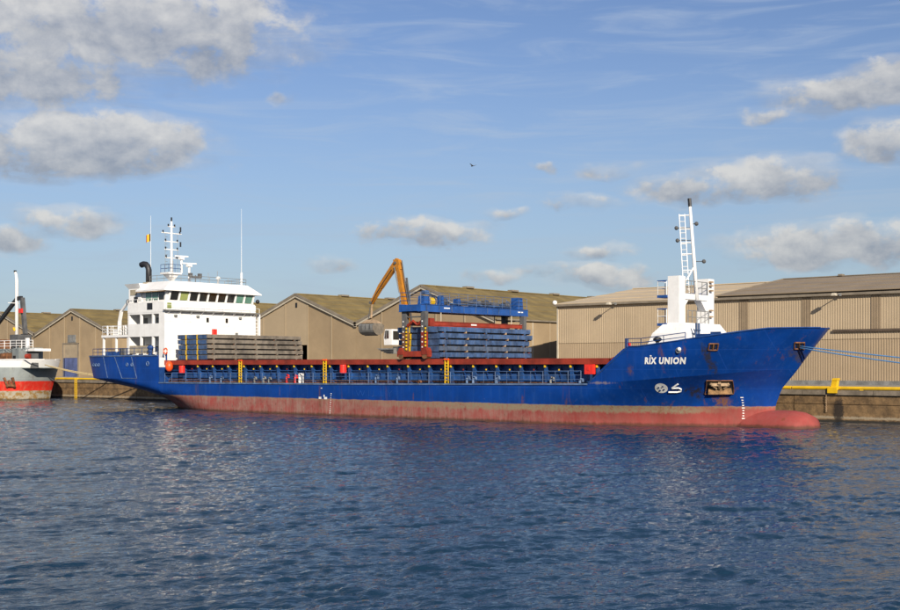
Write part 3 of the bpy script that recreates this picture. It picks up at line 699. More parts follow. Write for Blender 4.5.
# round fairleads in the stern, oval leads in the bow
for (xx, zz, r_) in [(-120.9, 4.75, .17), (-120.1, 4.72, .17), (-119.3, 4.72, .17), (-113.2, 4.75, .17), (-112.3, 4.75, .17), (-109.4, 4.85, .22)]:
    c = hullpt(xx, zz, .02)
    b = MB(); b.ring(c, r_, .05, 'y', 14, 6); f_ = part(b, 'fairlead', BLUE_L, hull)
def hull_patch(x0, x1, z0, z1, off, nx=6, nz=4, lean=0.0):
    return MB().grid([[hullpt(x0+(x1-x0)*i/nx+lean*(z1-z0)*(j/nz-.5), z0+(z1-z0)*j/nz, off) for j in range(nz+1)] for i in range(nx+1)], flip=True)
for (xx, zz, nm) in [(-42.2, 6.0, 0), (-37.9, 6.1, 1)]:
    w = .27 if nm == 0 else .19
    part(hull_patch(xx-w*.6, xx+w*.6, zz-.15, zz+.15, .025, lean=.38), 'chock_opening', BLACK, hull)
    b = MB()
    for (a, c) in (((xx-w-.1, zz-.23), (xx+w-.1, zz-.23)), ((xx-w+.1, zz+.23), (xx+w+.1, zz+.23)), ((xx-w-.1, zz-.23), (xx-w+.1, zz+.23)), ((xx+w-.1, zz-.23), (xx+w+.1, zz+.23)), ((xx-.1, zz-.23), (xx+.1, zz+.23))): strip_on_hull(b, [a, c], .09, .03, 2)
    part(b, 'chock_frame', RUST, hull, 'rusty mooring chock frame')
# anchor pocket with rusty anchor
ax0, ax1, az0, az1 = -43.78, -42.33, 2.58, 3.5; LN = .42
def ap(u, w, off):                                    # point in the pocket, u along, w up (0..1)
    z = az0+(az1-az0)*w; return hullpt(ax0+(ax1-ax0)*u+LN*(z-3.05), z, off)
part(hull_patch(ax0, ax1, az0, az1, .03, lean=LN), 'pocket_shade_patch', BLACK, hull)  # black patch on the plating, paints the shade inside the pocket
b = MB()
for (p, q) in (((-.10, -.06), (.04, 1.06)), ((.04, 1.06), (1, 1.06)), ((1, 1.06), (1.04, -.06)), ((1.04, -.06), (-.10, -.06))):
    for k in range(5): b.beam(ap(p[0]+(q[0]-p[0])*k/5, p[1]+(q[1]-p[1])*k/5, .05), ap(p[0]+(q[0]-p[0])*(k+1)/5, p[1]+(q[1]-p[1])*(k+1)/5, .05), .06, .07)
part(b, 'pocket_frame', RUST, hull)
b = MB(); b.grid([[ap(.02+.96*k/6, -.12, .05) for k in range(7)], [ap(.02+.94*k/6, .08, .30) for k in range(7)], [ap(.06+.86*k/6, .46, .08) for k in range(7)]]); part(b, 'pocket_lip', RUSTO, hull, 'rust-streaked lower lip of the anchor pocket')
b = MB()
b.beam(ap(.16, .80, .14), ap(.84, .80, .14), .18, .22); b.beam(ap(.16, .88, .16), ap(.36, .50, .16), .14, .18); b.beam(ap(.84, .88, .16), ap(.64, .50, .16), .14, .18); b.beam(ap(.5, .95, .16), ap(.5, .55, .18), .2, .2)
part(b, 'anchor', RUSTP, hull, 'pale rusty anchor housed in the bow')
b = MB(); b.smooth = True; c = hullpt(-44.45, 5.85, .08); b.ball(c, .15, 12, 8); part(b, 'bow_floodlight', WHITE, hull)
b = MB(); b.ring(c+Vector((-.08, .03, -.08)), .18, .05, 'y', 14, 6); part(b, 'lamp_ring', GREY, hull)

# lettering and marks follow the plating
def on_hull_text(txt, x0, z0, w, h, name, m, off=.02, bold=.02, spacing=1.05, lean=0.0):
    cu = bpy.data.curves.new(name, 'FONT'); cu.body = txt; cu.size = 1; cu.offset = bold; cu.space_character = spacing; cu.resolution_u = 3
    tmp = bpy.data.objects.new('tmp', cu); COL.objects.link(tmp); bpy.context.view_layer.update()
    dg = bpy.context.evaluated_depsgraph_get(); me = bpy.data.meshes.new_from_object(tmp.evaluated_get(dg))
    bpy.data.objects.remove(tmp)
    vs = [v.co.copy() for v in me.vertices]; fs = [tuple(p.vertices) for p in me.polygons]
    ax, bx_ = min(v.x for v in vs), max(v.x for v in vs); ay, by = min(v.y for v in vs), max(v.y for v in vs)
    mb = MB(); mb.add([hullpt(x0+(v.x-ax)/(bx_-ax)*w+lean*(.3+.7*(v.x-ax)/(bx_-ax))*(v.y-ay)/(by-ay), z0+(v.y-ay)/(by-ay)*h, off) for v in vs], fs)
    bpy.data.meshes.remove(me)
    return part(mb, name, m, hull)
on_hull_text('RIX UNION', -47.22, 4.74, 2.92, .52, 'name_lettering', PAINTW, bold=.052, spacing=1.2, lean=.2)['label'] = 'white painted ship name RIX UNION'
part(hull_patch(-46.76, -46.62, 5.31, 5.40, .02, 2, 1), 'name_accent', PAINTW, hull)
wl_ = mat('relief_letter_paint', (.006, .055, .26), .42, var=.2)
on_hull_text('WILLY', -77.6, 1.85, 4.6, .55, 'relief_lettering', wl_, bold=-.005, spacing=1.5)['label'] = 'faint painted-over old name in relief'
def disc_on_hull(cx, cz, r, m, name, off, n=20, squash=1):
    mb = MB(); mb.add([hullpt(cx+r*math.cos(2*math.pi*i/n)+.42*r*squash*math.sin(2*math.pi*i/n), cz+r*squash*math.sin(2*math.pi*i/n), off) for i in range(n)], [tuple(range(n))]); return part(mb, name, m, hull)
disc_on_hull(-46.6, 2.95, .42, PAINTW, 'thruster_mark', .02, squash=.88)['label'] = 'white circle thruster mark'
for dx, dz in ((-.16, .08), (.10, .15), (-.10, -.15), (.16, -.08)): disc_on_hull(-46.6+dx+dz*.42, 2.95+dz*.95, .066, BLUE, 'mark_hole', .07, 8)
b = MB()
strip_on_hull(b, [(-46.29, 2.66), (-45.74, 2.66)], .10, .03, 4); strip_on_hull(b, [(-45.74, 2.66), (-45.49, 2.72), (-45.40, 2.88), (-45.50, 2.98), (-45.92, 2.95)], .10, .03, 2); strip_on_hull(b, [(-45.92, 2.95), (-45.35, 3.28)], .10, .03, 3)
part(b, 'bulb_mark', PAINTW, hull, 'white bulbous bow mark')
def draft(x, z0, z1, name):
    z = z1; k = 0
    while z > z0:
        w = .11 if k % 4 else .17; mb = MB()
        mb.grid([[hullpt(x-w/2+w*i+.09*z, z+.075*j, .025) for j in (0, 1)] for i in (0, 1)], flip=True); z -= .2; k += 1
        part(mb, name, PAINTW, hull)
draft(-42.3, .15, 2.2, 'draft_mark'); draft(-80.98, .1, 2.0, 'draft_mark')
b = MB()
for (xx, zz, w, hh) in [(-82.3, 1.52, .35, .2), (-81.75, 1.7, .16, .22), (-81.55, 1.5, .4, .22), (-82.1, 2.5, .2, .07)]: b.grid([[hullpt(xx-w/2+w*i, zz+hh*j, .02) for j in (0, 1)] for i in (0, 1)], flip=True)
part(b, 'paint_patch', PAINTW, hull)

# hatch coaming
XC0, XC1 = -107.0, -50.9
cm = MB()
for s in (-1, 1): cm.box(XC0, XC1, YC+s*6.3-.06, YC+s*6.3+.06, 2.78, 4.90)
cm.box(XC0, XC0+.12, YC-6.23, YC+6.23, 2.78, 4.9); cm.box(XC1-.12, XC1, YC-6.23, YC+6.23, 2.78, 4.9)
coam = part(cm, 'hatch_coaming', BLUE, SHIP, 'blue hatch coaming with vertical stays')  # wall in darker blue than its stiffeners, shade of the bays put into colour
b = MB()
for s in (-1, 1):
    for z in (3.35, 4.12): b.box(XC0+.02, XC1-.02, min(YC+s*6.37, YC+s*6.66), max(YC+s*6.37, YC+s*6.66), z, z+.07)
    b.box(XC0+.03, XC1-.03, min(YC+s*6.365, YC+s*6.45), max(YC+s*6.365, YC+s*6.45), 3.43, 4.05)
part(b, 'coaming_stiffener', BLUE_LIT, coam)
rl = MB()
for s in (-1, 1):
    y0, y1 = sorted((YC+s*5.6, YC+s*7.08)); rl.box(XC0-.5, XC1+.2, y0, y1, 4.92, 5.2)
    y0, y1 = sorted((YC+s*6.92, YC+s*7.1)); rl.box(XC0-.5, XC1+.2, y0, y1, 4.74, 5.21)
part(rl, 'coaming_rail', REDC, SHIP, 'long red rail along the top of the coaming')
part(MB().hexa([(XC1+.2, YC-6.95, 4.78), (XC1+.9, YC-6.9, 4.78), (XC1+.9, YC-6.1, 4.78), (XC1+.2, YC-6.1, 4.78), (XC1+.2, YC-6.95, 5.18), (XC1+.45, YC-6.9, 5.3), (XC1+.45, YC-6.1, 5.3), (XC1+.2, YC-6.1, 5.18)]), 'rail_stop', REDC, SHIP)
for s in (-1, 1):
    for i in range(22):
        xx = -104.17+2.488*i
        if xx > XC1-.5: continue
        b = MB(); y0 = YC+s*6.95; y1 = YC+s*5.92
        yy0, yy1 = (y0, y1) if s < 0 else (y1, y0)
        b.prism([(YC+s*6.82, 4.90), (YC+s*6.37, 4.90), (YC+s*6.37, 2.79), (YC+s*6.70, 2.79)], 'x', xx-.04, xx+.04)
        b.hexa([(xx-.17, YC+s*6.72-.02, 2.79), (xx+.17, YC+s*6.72-.02, 2.79), (xx+.17, YC+s*6.72+.02, 2.79), (xx-.17, YC+s*6.72+.02, 2.79), (xx-.17, YC+s*6.86-.02, 4.88), (xx+.17, YC+s*6.86-.02, 4.88), (xx+.17, YC+s*6.86+.02, 4.88), (xx-.17, YC+s*6.86+.02, 4.88)])
        part(b, 'stay', BLUE_LIT, coam)
        if s < 0:
            part(MB().box(xx-.08, xx+.06, YC-7.0, YC-6.89, 4.48, 4.70), 'cleat', YEL, coam)
            if i < 21:
                b = MB(); b.box(xx+1.16, xx+1.25, YC-6.76, YC-6.68, 4.24, 4.36); part(b, 'cleat', YEL if i % 3 else REDC, coam)
            if i < 20:
                b = MB(); b.prism([(YC-6.62, 4.1), (YC-6.365, 4.6), (YC-6.365, 2.85)], 'x', xx+1.2, xx+1.26); part(b, 'bracket', BLUE, coam)
for xx in (-94.55, -82.25, -67.15):
    b = MB()
    for dx in (-.17, .17): b.box(xx+dx-.04, xx+dx+.04, YC-7.2, YC-7.12, 2.9, 5.25)
    for k in range(9): b.box(xx-.17, xx+.17, YC-7.18, YC-7.13, 3.05+k*.25, 3.13+k*.25)
    part(b, 'coaming_ladder', YEL, coam, 'yellow rung ladder up the coaming')
    part(MB().box(xx-.26, xx+.26, YC-7.24, YC-7.11, 5.1, 5.24), 'ladder_top', ORBUOY, coam)
# side rails
for s in (-1, 1):
    b = MB(); pts = [(x_, YC+s*(B2-.12), lerp(SHEER, x_)+.03) for x_ in np.linspace(-106.5, -53, 23)]
    railing(b, pts, 1.0, 3, 1.25, .02); part(b, 'deck_railing', BLUE_L, SHIP)
# small deck fittings: vents, valves, pipes along the side deck
for i, (xx, m_, hgt) in enumerate([(-64.9, BLUE_L, .95), (-64.2, BLUE_L, .9), (-61.7, BLUE_L, 1.0), (-99.4, BLUE_L, .8), (-97.6, BLUE_L, .7), (-92.4, GREY, .7), (-91.0, GREY, .75), (-90.2, GREY, .65), (-87.6, REDB, .95), (-86.4, REDB, .9), (-75.6, BLUE_L, .95), (-73.0, BLUE_L, .9), (-70.4, RUST, .5), (-56.2, GREY, .9), (-53.4, BLUE_L, .8)]):
    b = MB(); y_ = YC-7.15; z_ = 2.79
    b.tube([(xx, y_, z_), (xx, y_, z_+hgt*.8), (xx+.1, y_, z_+hgt), (xx+.28, y_, z_+hgt*.95), (xx+.3, y_, z_+hgt*.7)], .10, 7); b.box(xx-.2, xx+.2, y_-.2, y_+.2, z_, z_+.12)
    part(b, 'air_vent', m_, SHIP)
b = MB(); b.tube([(-106.6, YC-6.98, 2.98), (-53.4, YC-6.98, 3.03)], .08, 6); b.tube([(-106.6, YC-6.95, 3.2), (-53.4, YC-6.95, 3.25)], .04, 6)
part(b, 'deck_pipe', RUST, SHIP)
b = MB(); b.box(-85.75, -85.68, YC-7.3, YC-6.8, 2.9, 3.95); b.box(-85.75, -85.1, YC-7.3, YC-7.2, 3.85, 3.95); b.box(-85.2, -85.1, YC-7.3, YC-7.2, 2.9, 3.9); part(b, 'gangway_frame', WHITE, SHIP)

# deckhouse
XF = -108.2; YN, YFAR = 78.6, 91.4
dh = MB()
dh.box(-109.2, XF, YN, YFAR, 5.0, 10.55)                     # full-width front
dh.box(-114.4, -109.15, 80.4, 89.6, 5.0, 10.4)               # inner house
house = part(dh, 'deckhouse', WHITE, SHIP, 'white deckhouse tiers below the wheelhouse')
def hp(mb, name, m, label=None): return part(mb, name, m, house, label)
for s in (-1, 1):
    def Y(a, b): return sorted((YC+s*a, YC+s*b))
    hp(MB().box(-115.0, -109.2, *Y(4.55, 6.4), 7.85, 8.05), 'side_deck', WHITE)
    hp(MB().box(-115.0, -109.2, *Y(6.28, 6.4), 8.05, 9.26), 'bulwark', WHITE)
    hp(MB().box(-115.0, -109.2, *Y(4.55, 6.4), 10.32, 10.5), 'side_deck', WHITE)
    hp(MB().box(-115.0, -108.25, *Y(6.28, 6.42), 10.5, 11.62), 'wing_bulwark', WHITE)
    for xx in (-114.9, -112.6, -110.4):
        hp(MB().box(xx-.13, xx+.13, *Y(6.15, 6.38), 9.26, 10.32), 'pillar', WHITE)
        hp(MB().box(xx-.13, xx+.13, *Y(6.15, 6.38), 5.0, 7.85), 'pillar', WHITE)
    hp(MB().box(-115.02, -114.87, *Y(4.0, 6.27), 8.05, 10.32), 'aft_bulkhead', WHITE)
    hp(MB().box(-115.02, -114.87, *Y(4.0, 6.1), 5.0, 7.85), 'aft_bulkhead', WHITE)
    hp(MB().box(-114.6, -110.2, *Y(6.40, 6.45), 6.0, 6.85), 'canvas_dodger', CANVAS, 'beige canvas screen')
    for xx in (-113.9, -111.6): hp(MB().box(xx-.5, xx+.1, *Y(4.56, 4.66), 8.1, 10.0), 'door', GREY)
    for xx in (-113.6, -110.6): hp(MB().box(xx-.38, xx+.38, *Y(4.56, 4.66), 5.05, 7.0), 'door', RUSTP if xx < -112 else WHITE2)
    for xx in (-112.2,): hp(MB().box(xx-.3, xx+.3, *Y(4.58, 4.64), 6.2, 6.8), 'porthole', GLASS_D)
    # aft boat deck
    hp(MB().box(-120.5, -115.0, *Y(0.02, 6.2), 7.85, 8.12), 'boat_deck', WHITE)
    for xx in (-120.3, -117.8, -115.5): hp(MB().box(xx-.1, xx+.1, *Y(5.9, 6.1), 5.0, 7.85), 'pillar', WHITE)
    hp(MB().box(-117.75, -117.6, *Y(2.4, 2.7), 5.0, 7.85), 'pillar', WHITE)
b = MB(); railing(b, [(-115.2, YC-6.1, 8.12), (-120.4, YC-6.1, 8.12), (-120.4, YC+6.1, 8.12), (-115.2, YC+6.1, 8.12)], 1.05, 3, 1.1, .03); hp(b, 'boat_deck_railing', WHITE)
hp(MB().box(-111.35, -110.35, YN-.035, YN-.015, 10.78, 11.52), 'wing_opening', BLACK)
hp(MB().box(XF+.01, XF+.04, 78.95, 79.5, 10.9, 11.5), 'wing_light', GLASS_Y)
hp(MB().box(XF, XF+.5, 78.4, 91.6, 10.60, 10.74), 'front_catwalk', GREY)
for i in range(9): hp(MB().prism([(XF, 10.60), (XF+.45, 10.60), (XF, 10.25)], 'y', 79+i*1.5, 79.06+i*1.5), 'catwalk_bracket', WHITE)
for yy, zz in ((84.4, 9.75), (87.1, 9.75)):
    hp(MB().box(XF+.01, XF+.05, yy-.16, yy+.16, zz-.25, zz+.25), 'porthole', GLASS_D)
hp(MB().box(XF+.01, XF+.06, 86.2, 88.8, 7.1, 9.3), 'front_panel', WHITE2)
hp(MB().box(XF+.06, XF+.14, 86.9, 87.7, 7.0, 8.9), 'door', WHITE)
hp(MB().box(XF+.02, XF+.3, 85.0, 85.5, 8.0, 8.75), 'hose_box', REDB)
hp(MB().box(XF+.02, XF+.2, 88.3, 88.6, 7.9, 8.4), 'junction_box', GREY)
b = MB(); b.box(-109.0, -108.7, 91.55, 91.8, 5, 10.6); b.box(-108.4, -108.1, 91.75, 92.0, 5, 10.6)
for k in range(14): b.box(-108.6, -108.4, 91.65, 91.8, 5.3+k*.38, 5.36+k*.38)
hp(b, 'outside_ladder', WHITE)
for z_ in (6.3, 7.95, 9.45): hp(MB().box(XF, XF+.015, YN+.05, YFAR-.05, z_, z_+.04), 'weld_seam', WHITE2)
for y_ in (81.2, 83.6, 86.0, 89.4): hp(MB().box(XF, XF+.012, y_, y_+.04, 5.1, 10.5), 'weld_seam', WHITE2)
for y_ in (80.6, 90.6): hp(MB().tube([(XF+.1, y_, 5.1), (XF+.1, y_, 10.55)], .06, 6), 'drain_pipe', WHITE2)
for y_ in (80.0, 83.0, 89.0): hp(MB().box(XF+.02, XF+.22, y_-.16, y_+.16, 10.0, 10.22), 'deck_light', GREY)
b = MB(); railing(b, [(-109.2, YN-.04, 11.62), (-115.0, YN-.04, 11.62)], .35, 1, 1.0, .03); hp(b, 'wing_rail', WHITE)
b = MB(); railing(b, [(XF+.45, 78.45, 10.74), (XF+.45, 91.55, 10.74)], .5, 1, 1.3, .02); hp(b, 'catwalk_rail', WHITE)
for y_ in (83.4, 84.6):
    b = MB(); b.smooth = True; b.tube([(-116.4, y_, 8.6), (-116.2, y_, 8.6), (-115.3, y_, 8.6), (-115.1, y_, 8.6)], .38, 12); hp(b, 'life_raft', WHITE)
# poop clutter: winches, bitts, locker
for (xx, yy, m_) in [(-120.2, 79.6, BLUE_F), (-118.9, 79.2, BLUE), (-117.4, 79.0, BLUE), (-119.6, 84, BLUE), (-118.5, 88, BLUE)]:
    b = MB(); b.tube([(xx-.35, yy, 5.75), (xx+.35, yy, 5.75)], .42, 10); b.box(xx-.5, xx-.36, yy-.4, yy+.4, 5.0, 6.25); b.box(xx+.36, xx+.5, yy-.4, yy+.4, 5.0, 6.25); part(b, 'winch', m_, SHIP)
for xx in (-116.3, -115.6):
    b = MB(); b.smooth = False; b.tube([(xx, 78.7, 5.0), (xx, 78.7, 6.6)], .30, 10); part(b, 'oil_drum', BLACK if xx < -116 else DGREY, SHIP)
b = MB(); b.tube([(-110.2, 78.2, 5.0), (-110.2, 78.2, 6.5)], .22, 8); b.ball((-110.2, 78.2, 6.6), .36, 10, 6, .8); part(b, 'mushroom_vent', BLUE, SHIP)
b = MB(); railing(b, [(-121.9, YC-6.4, 5.78), (-116.5, YC-7.4, 5.78), (-108.0, YC-7.5, 5.78)], .78, 2, 1.4, .028); railing(b, [(-121.9, YC-6.4, 5.78), (-121.9, YC+6.4, 5.78)], .78, 2, 1.4, .028); part(b, 'poop_railing', BLUE, SHIP)
for i in range(5): part(MB().box(-114.6+i*1.1, -114.2+i*1.1, 78.2, 78.5, 5.02, 5.9), 'poop_fitting', WHITE2 if i % 2 else BLACK, SHIP)
# davit crane on the boat deck
dv = MB(); dv.box(-119.2, -118.2, 79.5, 80.6, 8.12, 8.75); dv.tube([(-118.7, 80, 8.7), (-118.65, 80, 9.7)], .24, 8); dv.beam((-118.75, 80, 9.4), (-118.3, 80, 10.9), .28, .32); dv.beam((-118.3, 80, 10.85), (-116.9, 80, 12.0), .2, .24)
davit = part(dv, 'davit_crane', WHITE2, SHIP, 'small white davit crane on the boat deck')
b = MB(); b.smooth = True; b.ball((-116.8, 79.9, 11.95), .26); part(b, 'hook_block', BLACK, davit)
for xx in (-120.0, -117.4, -116.4): part(MB().tube([(xx, 79.3, 8.12), (xx, 79.3, 9.0), (xx-.1, 79.3, 9.2)], .11, 7), 'deck_ventilator', WHITE2, SHIP)
part(MB().box(-117.6, -115.6, 79.6, 80.8, 8.12, 8.75), 'raft_cradle', GREY, SHIP)

# wheelhouse
wh = MB(); wh.box(-112.6, XF-.02, 78.75, 91.25, 10.5, 11.72); wh.box(-112.6, XF-.14, 78.85, 91.15, 11.72, 12.8)
wheel = part(wh, 'wheelhouse', WHITE, SHIP, 'white wheelhouse with a row of raked windows')
vs_ = MB(); vs_.frustum((-113.0, XF+.55, 78.15, 91.85), 12.80, (-112.7, XF+.55, 78.2, 91.8), 12.9)
vs_.frustum((-113.0, XF+.55, 78.15, 91.85), 12.9, (-112.9, XF-.55, 79.9, 90.6), 13.95)
part(vs_, 'visor_roof', WHITE, wheel)
n = 9; y0, y1 = 79.2, 90.9
for i in range(n):
    a = y0+(y1-y0)*i/n+.16; c = y0+(y1-y0)*(i+1)/n-.14
    m_ = [GLASS_D, GLASS_Y, GLASS_D, GLASS_D, GLASS_D, GLASS_D, GLASS_D, GLASS_G, GLASS_G][i]
    p = [(XF-.10, a-.02, 11.84), (XF-.10, c-.02, 11.84), (XF-.06, c-.02, 11.84), (XF-.06, a-.02, 11.84), (XF-.10, a+.10, 12.74), (XF-.10, c+.10, 12.74), (XF+.12, c+.10, 12.74), (XF+.12, a+.10, 12.74)]
    w_ = part(MB().hexa(p), 'window', m_, wheel)
for i in range(n+1):
    a = y0+(y1-y0)*i/n
    p = [(XF-.12, a-.12, 11.74), (XF-.12, a+.10, 11.74), (XF-.01, a+.10, 11.74), (XF-.01, a-.12, 11.74), (XF-.12, a-.02, 12.80), (XF-.12, a+.20, 12.80), (XF+.18, a+.20, 12.80), (XF+.18, a-.02, 12.80)]
    part(MB().hexa(p), 'mullion', WHITE, wheel)
for (a, c, m_) in ((-111.9, -110.95, GLASS_G), (-110.7, -109.7, GLASS_G), (-109.5, -108.6, GLASS_D)):
    for yy in (78.80, 91.16): part(MB().box(a, c, yy, yy+.04, 11.86, 12.72), 'window', m_, wheel)
part(MB().box(-112.95, XF+.4, 78.17, 78.5, 12.70, 12.80), 'gutter', RUSTP, wheel)
rr_ = MB(); railing(rr_, [(-112.8, 80.0, 13.95), (XF-.7, 80.0, 13.95), (XF-.7, 90.5, 13.95), (-112.8, 90.5, 13.95)], .7, 2, 1.3, .025); part(rr_, 'roof_railing', GREY, wheel)
b = MB(); b.smooth = True; b.ball((XF-.1, 91.75, 12.1), .25); part(b, 'searchlight', BLACK, wheel)
b = MB(); b.tube([(XF-1.4, 87.0, 13.95), (XF-1.4, 87.0, 14.5)], .06, 5); b.ball((XF-1.4, 87.0, 14.65), .28, 10, 6, .7); part(b, 'satellite_dome', WHITE, wheel)
b = MB(); b.tube([(-110.5, 84.5, 13.95), (-110.5, 84.5, 14.9)], .05, 5); b.box(-110.6, -110.4, 83.7, 85.3, 14.55, 14.75); b.box(-110.65, -110.35, 83.6, 84.0, 14.7, 15.1); b.box(-110.65, -110.35, 84.9, 85.3, 14.7, 15.1); part(b, 'floodlight_bar', DGREY, wheel)
# funnel casing with exhaust
cs = MB(); cs.box(-114.95, -112.65, 78.7, 82.4, 10.5, 13.2); cs.frustum((-114.95, -112.65, 78.7, 82.4), 13.2, (-115.4, -112.65, 78.4, 82.4), 13.75)
casing = part(cs, 'funnel_casing', WHITE, SHIP)
part(MB().box(-114.6, -113.4, 78.64, 78.69, 12.5, 13.1), 'vent_panel', CANVAS, casing); part(MB().box(-113.9, -113.2, 78.64, 78.69, 10.6, 12.3), 'door', BLACK, casing)
ex = MB(); ex.smooth = True; ex.tube([(-113.6, 80.4, 13.7), (-113.6, 80.4, 15.4), (-113.72, 80.35, 15.8), (-114.0, 80.3, 16.05), (-114.4, 80.25, 16.1), (-114.75, 80.2, 16.0)], .33, 12)
part(ex, 'exhaust_pipe', BLACK, casing, 'black bent exhaust pipe')
part(MB().box(-114.0, -113.1, 79.9, 80.9, 13.75, 14.0), 'exhaust_base', CANVAS, casing)
# signal mast: built at x = MX where it stands on the wheelhouse roof
MX, MY = -112.6, 82.75
ms = MB(); ms.tube([(MX, MY, 13.9), (MX, MY, 21.0)], .17, 8, .12); ms.smooth = True
mast = part(ms, 'signal_mast', WHITE, SHIP, 'white signal mast with cross arms and lamps')
part(MB().box(MX-.9, MX+.7, MY-.9, MY+.9, 15.0, 15.18), 'mast_platform', WHITE2, mast)
b = MB(); b.frustum((MX-.2, MX+.2, MY-.2, MY+.2), 14.3, (MX-.7, MX+.5, MY-.7, MY+.7), 15.0); part(b, 'platform_knee', WHITE2, mast)
b = MB(); railing(b, [(MX-.85, MY-.85, 15.18), (MX+.65, MY-.85, 15.18), (MX+.65, MY+.85, 15.18)], .9, 2, .9, .03); part(b, 'platform_railing', BLUE, mast)
for z, w in ((19.65, 1.35), (18.7, .95), (17.8, .95), (16.85, .85), (20.4, .5)):
    part(MB().beam((MX, MY-w, z), (MX, MY+w, z), .10, .10), 'cross_arm', WHITE2, mast)
    for s in (-1, 1): part(MB().tube([(MX, MY+s*w*.85, z), (MX, MY+s*w*.85, z+.28)], .09, 6), 'signal_lamp', BLACK, mast)
b = MB()
for s in (-.85, .85): b.tube([(MX, MY+s, 15.2), (MX, MY+s, 19.7)], .025, 4)
for k in range(11): b.tube([(MX, MY-.85, 15.6+k*.4), (MX, MY-.55, 15.6+k*.4)], .02, 4)
part(b, 'halyard', GREY, mast)
part(MB().tube([(MX, MY, 21.0), (MX, MY, 21.45)], .10, 6), 'masthead_lamp', BLACK, mast)
for z in (20.0, 18.3): part(MB().tube([(MX, MY+1.25, z-.1), (MX, MY+1.25, z+.45)], .10, 6), 'sound_horn', BLACK, mast)
def radar(x_, y_, z0, z1, w, nm):
    b = MB(); b.tube([(x_, y_, z0), (x_, y_, z1)], .13, 8); b.box(x_-.25, x_+.25, y_-.25, y_+.25, z1, z1+.3); r_ = part(b, nm, WHITE, SHIP)
    part(MB().beam((x_-w*.35, y_-w, z1+.38), (x_+w*.35, y_+w, z1+.38), .16, .14), 'scanner', WHITE2, r_)
radar(-112.1, 83.75, 15.15, 16.7, .75, 'radar'); radar(-111.6, 84.45, 13.95, 15.9, .8, 'radar')
for (x_, y_, z0, z1, r0) in ((-109.4, 90.25, 13.95, 15.45, .13), (-114.0, 80.95, 13.75, 15.3, .12)):
    part(MB().tube([(x_, y_, z0), (x_, y_, z1)], r0, 7), 'antenna_base', WHITE, SHIP)
part(MB().tube([(-109.4, 90.25, 15.4), (-109.4, 90.25, 22.9)], .035, 5, .012), 'whip_antenna', WHITE, SHIP)
part(MB().tube([(-114.0, 80.95, 15.3), (-114.0, 80.95, 21.6)], .03, 5, .015), 'flag_staff', WHITE, SHIP)
for (x_, y_, zz) in ((-110.2, 81.2, 16.3), (-111.0, 88.0, 15.6), (-109.6, 85.6, 15.2)): part(MB().tube([(x_, y_, 13.95), (x_, y_, zz)], .03, 4), 'whip_antenna', GREY, SHIP)

# forecastle tower
fb = MB()
fb.hexa([(-49.9, 81.4, 5.3), (-45.9, 81.4, 5.6), (-45.9, 88.6, 5.6), (-49.9, 88.6, 5.3), (-49.2, 81.7, 7.15), (-46.1, 81.7, 7.15), (-46.1, 88.3, 7.15), (-49.2, 88.3, 7.15)])
fb.hexa([(-49.2, 81.7, 7.15), (-46.1, 81.7, 7.15), (-46.1, 88.3, 7.15), (-49.2, 88.3, 7.15), (-48.4, 82.15, 7.95), (-46.6, 82.15, 7.95), (-46.6, 87.85, 7.95), (-48.4, 87.85, 7.95)])
fh = part(fb, 'forecastle_house', WHITE, SHIP, 'white sloped house on the forecastle')
for yy in (82.2, 86.85):
    part(MB().box(-48.1, -47.1, yy, yy+.95, 7.9, 11.62), 'vent_tower', WHITE, SHIP, 'square white ventilator tower')
bm = part(MB().box(-48.0, -47.2, 83.15, 86.85, 9.85, 10.3), 'mast_bridge', WHITE, SHIP)
for yy, s in ((83.15, 1), (86.85, -1)): part(MB().prism([(yy, 9.85), (yy+s*.9, 9.85), (yy, 9.0)], 'x', -47.9, -47.3), 'gusset', WHITE, bm)
for z in (7.75, 9.95):
    p_ = part(MB().box(-49.0, -48.1, 82.1, 83.3, z, z+.2), 'tower_platform', BLUE_B, SHIP)
    b = MB(); railing(b, [(-48.15, 82.12, z+.2), (-48.95, 82.12, z+.2), (-48.95, 83.25, z+.2)], 1.1, 2, .8, .03); part(b, 'platform_railing', WHITE, p_)
    part(MB().tube([(-48.12, 82.12, z+1.32), (-48.97, 82.12, z+1.32), (-48.97, 83.25, z+1.32)], .05, 5), 'top_rail', BLUE_B, p_)
    p_ = part(MB().box(-48.1, -47.2, 84.2, 86.8, z-.05 if z < 9 else 10.32, z+.05 if z < 9 else 10.36), 'grating', BLUE, SHIP)
b = MB(); railing(b, [(-47.15, 83.3, 10.3), (-47.15, 86.8, 10.3)], 1.0, 2, .8, .03); railing(b, [(-47.0, 83.4, 7.95), (-47.0, 86.8, 7.95)], 1.0, 2, .7, .03); part(b, 'bridge_railing', GREY, SHIP)
fm = MB(); fm.smooth = True; fm.tube([(-47.1, 85, 9.8), (-47.72, 85, 17.3)], .17, 8, .12)
fmast = part(fm, 'foremast', WHITE, SHIP, 'raked white foremast with ladder')
part(MB().tube([(-47.72, 85, 17.3), (-47.78, 85, 17.95)], .15, 7), 'masthead_lamp', BLACK, fmast)
part(MB().tube([(-47.35, 85, 12.5), (-47.9, 83.5, 10.3)], .07, 6), 'mast_stay', WHITE, fmast)
part(MB().tube([(-47.35, 85, 12.5), (-47.9, 86.5, 10.3)], .07, 6), 'mast_stay', WHITE, fmast)
b = MB()
for o_ in (.40, .85):
    b.tube([(-47.3-o_*.8, 84.9-o_*.5, 10.4), (-47.72-o_*.8, 84.9-o_*.5, 16.7)], .035, 4)
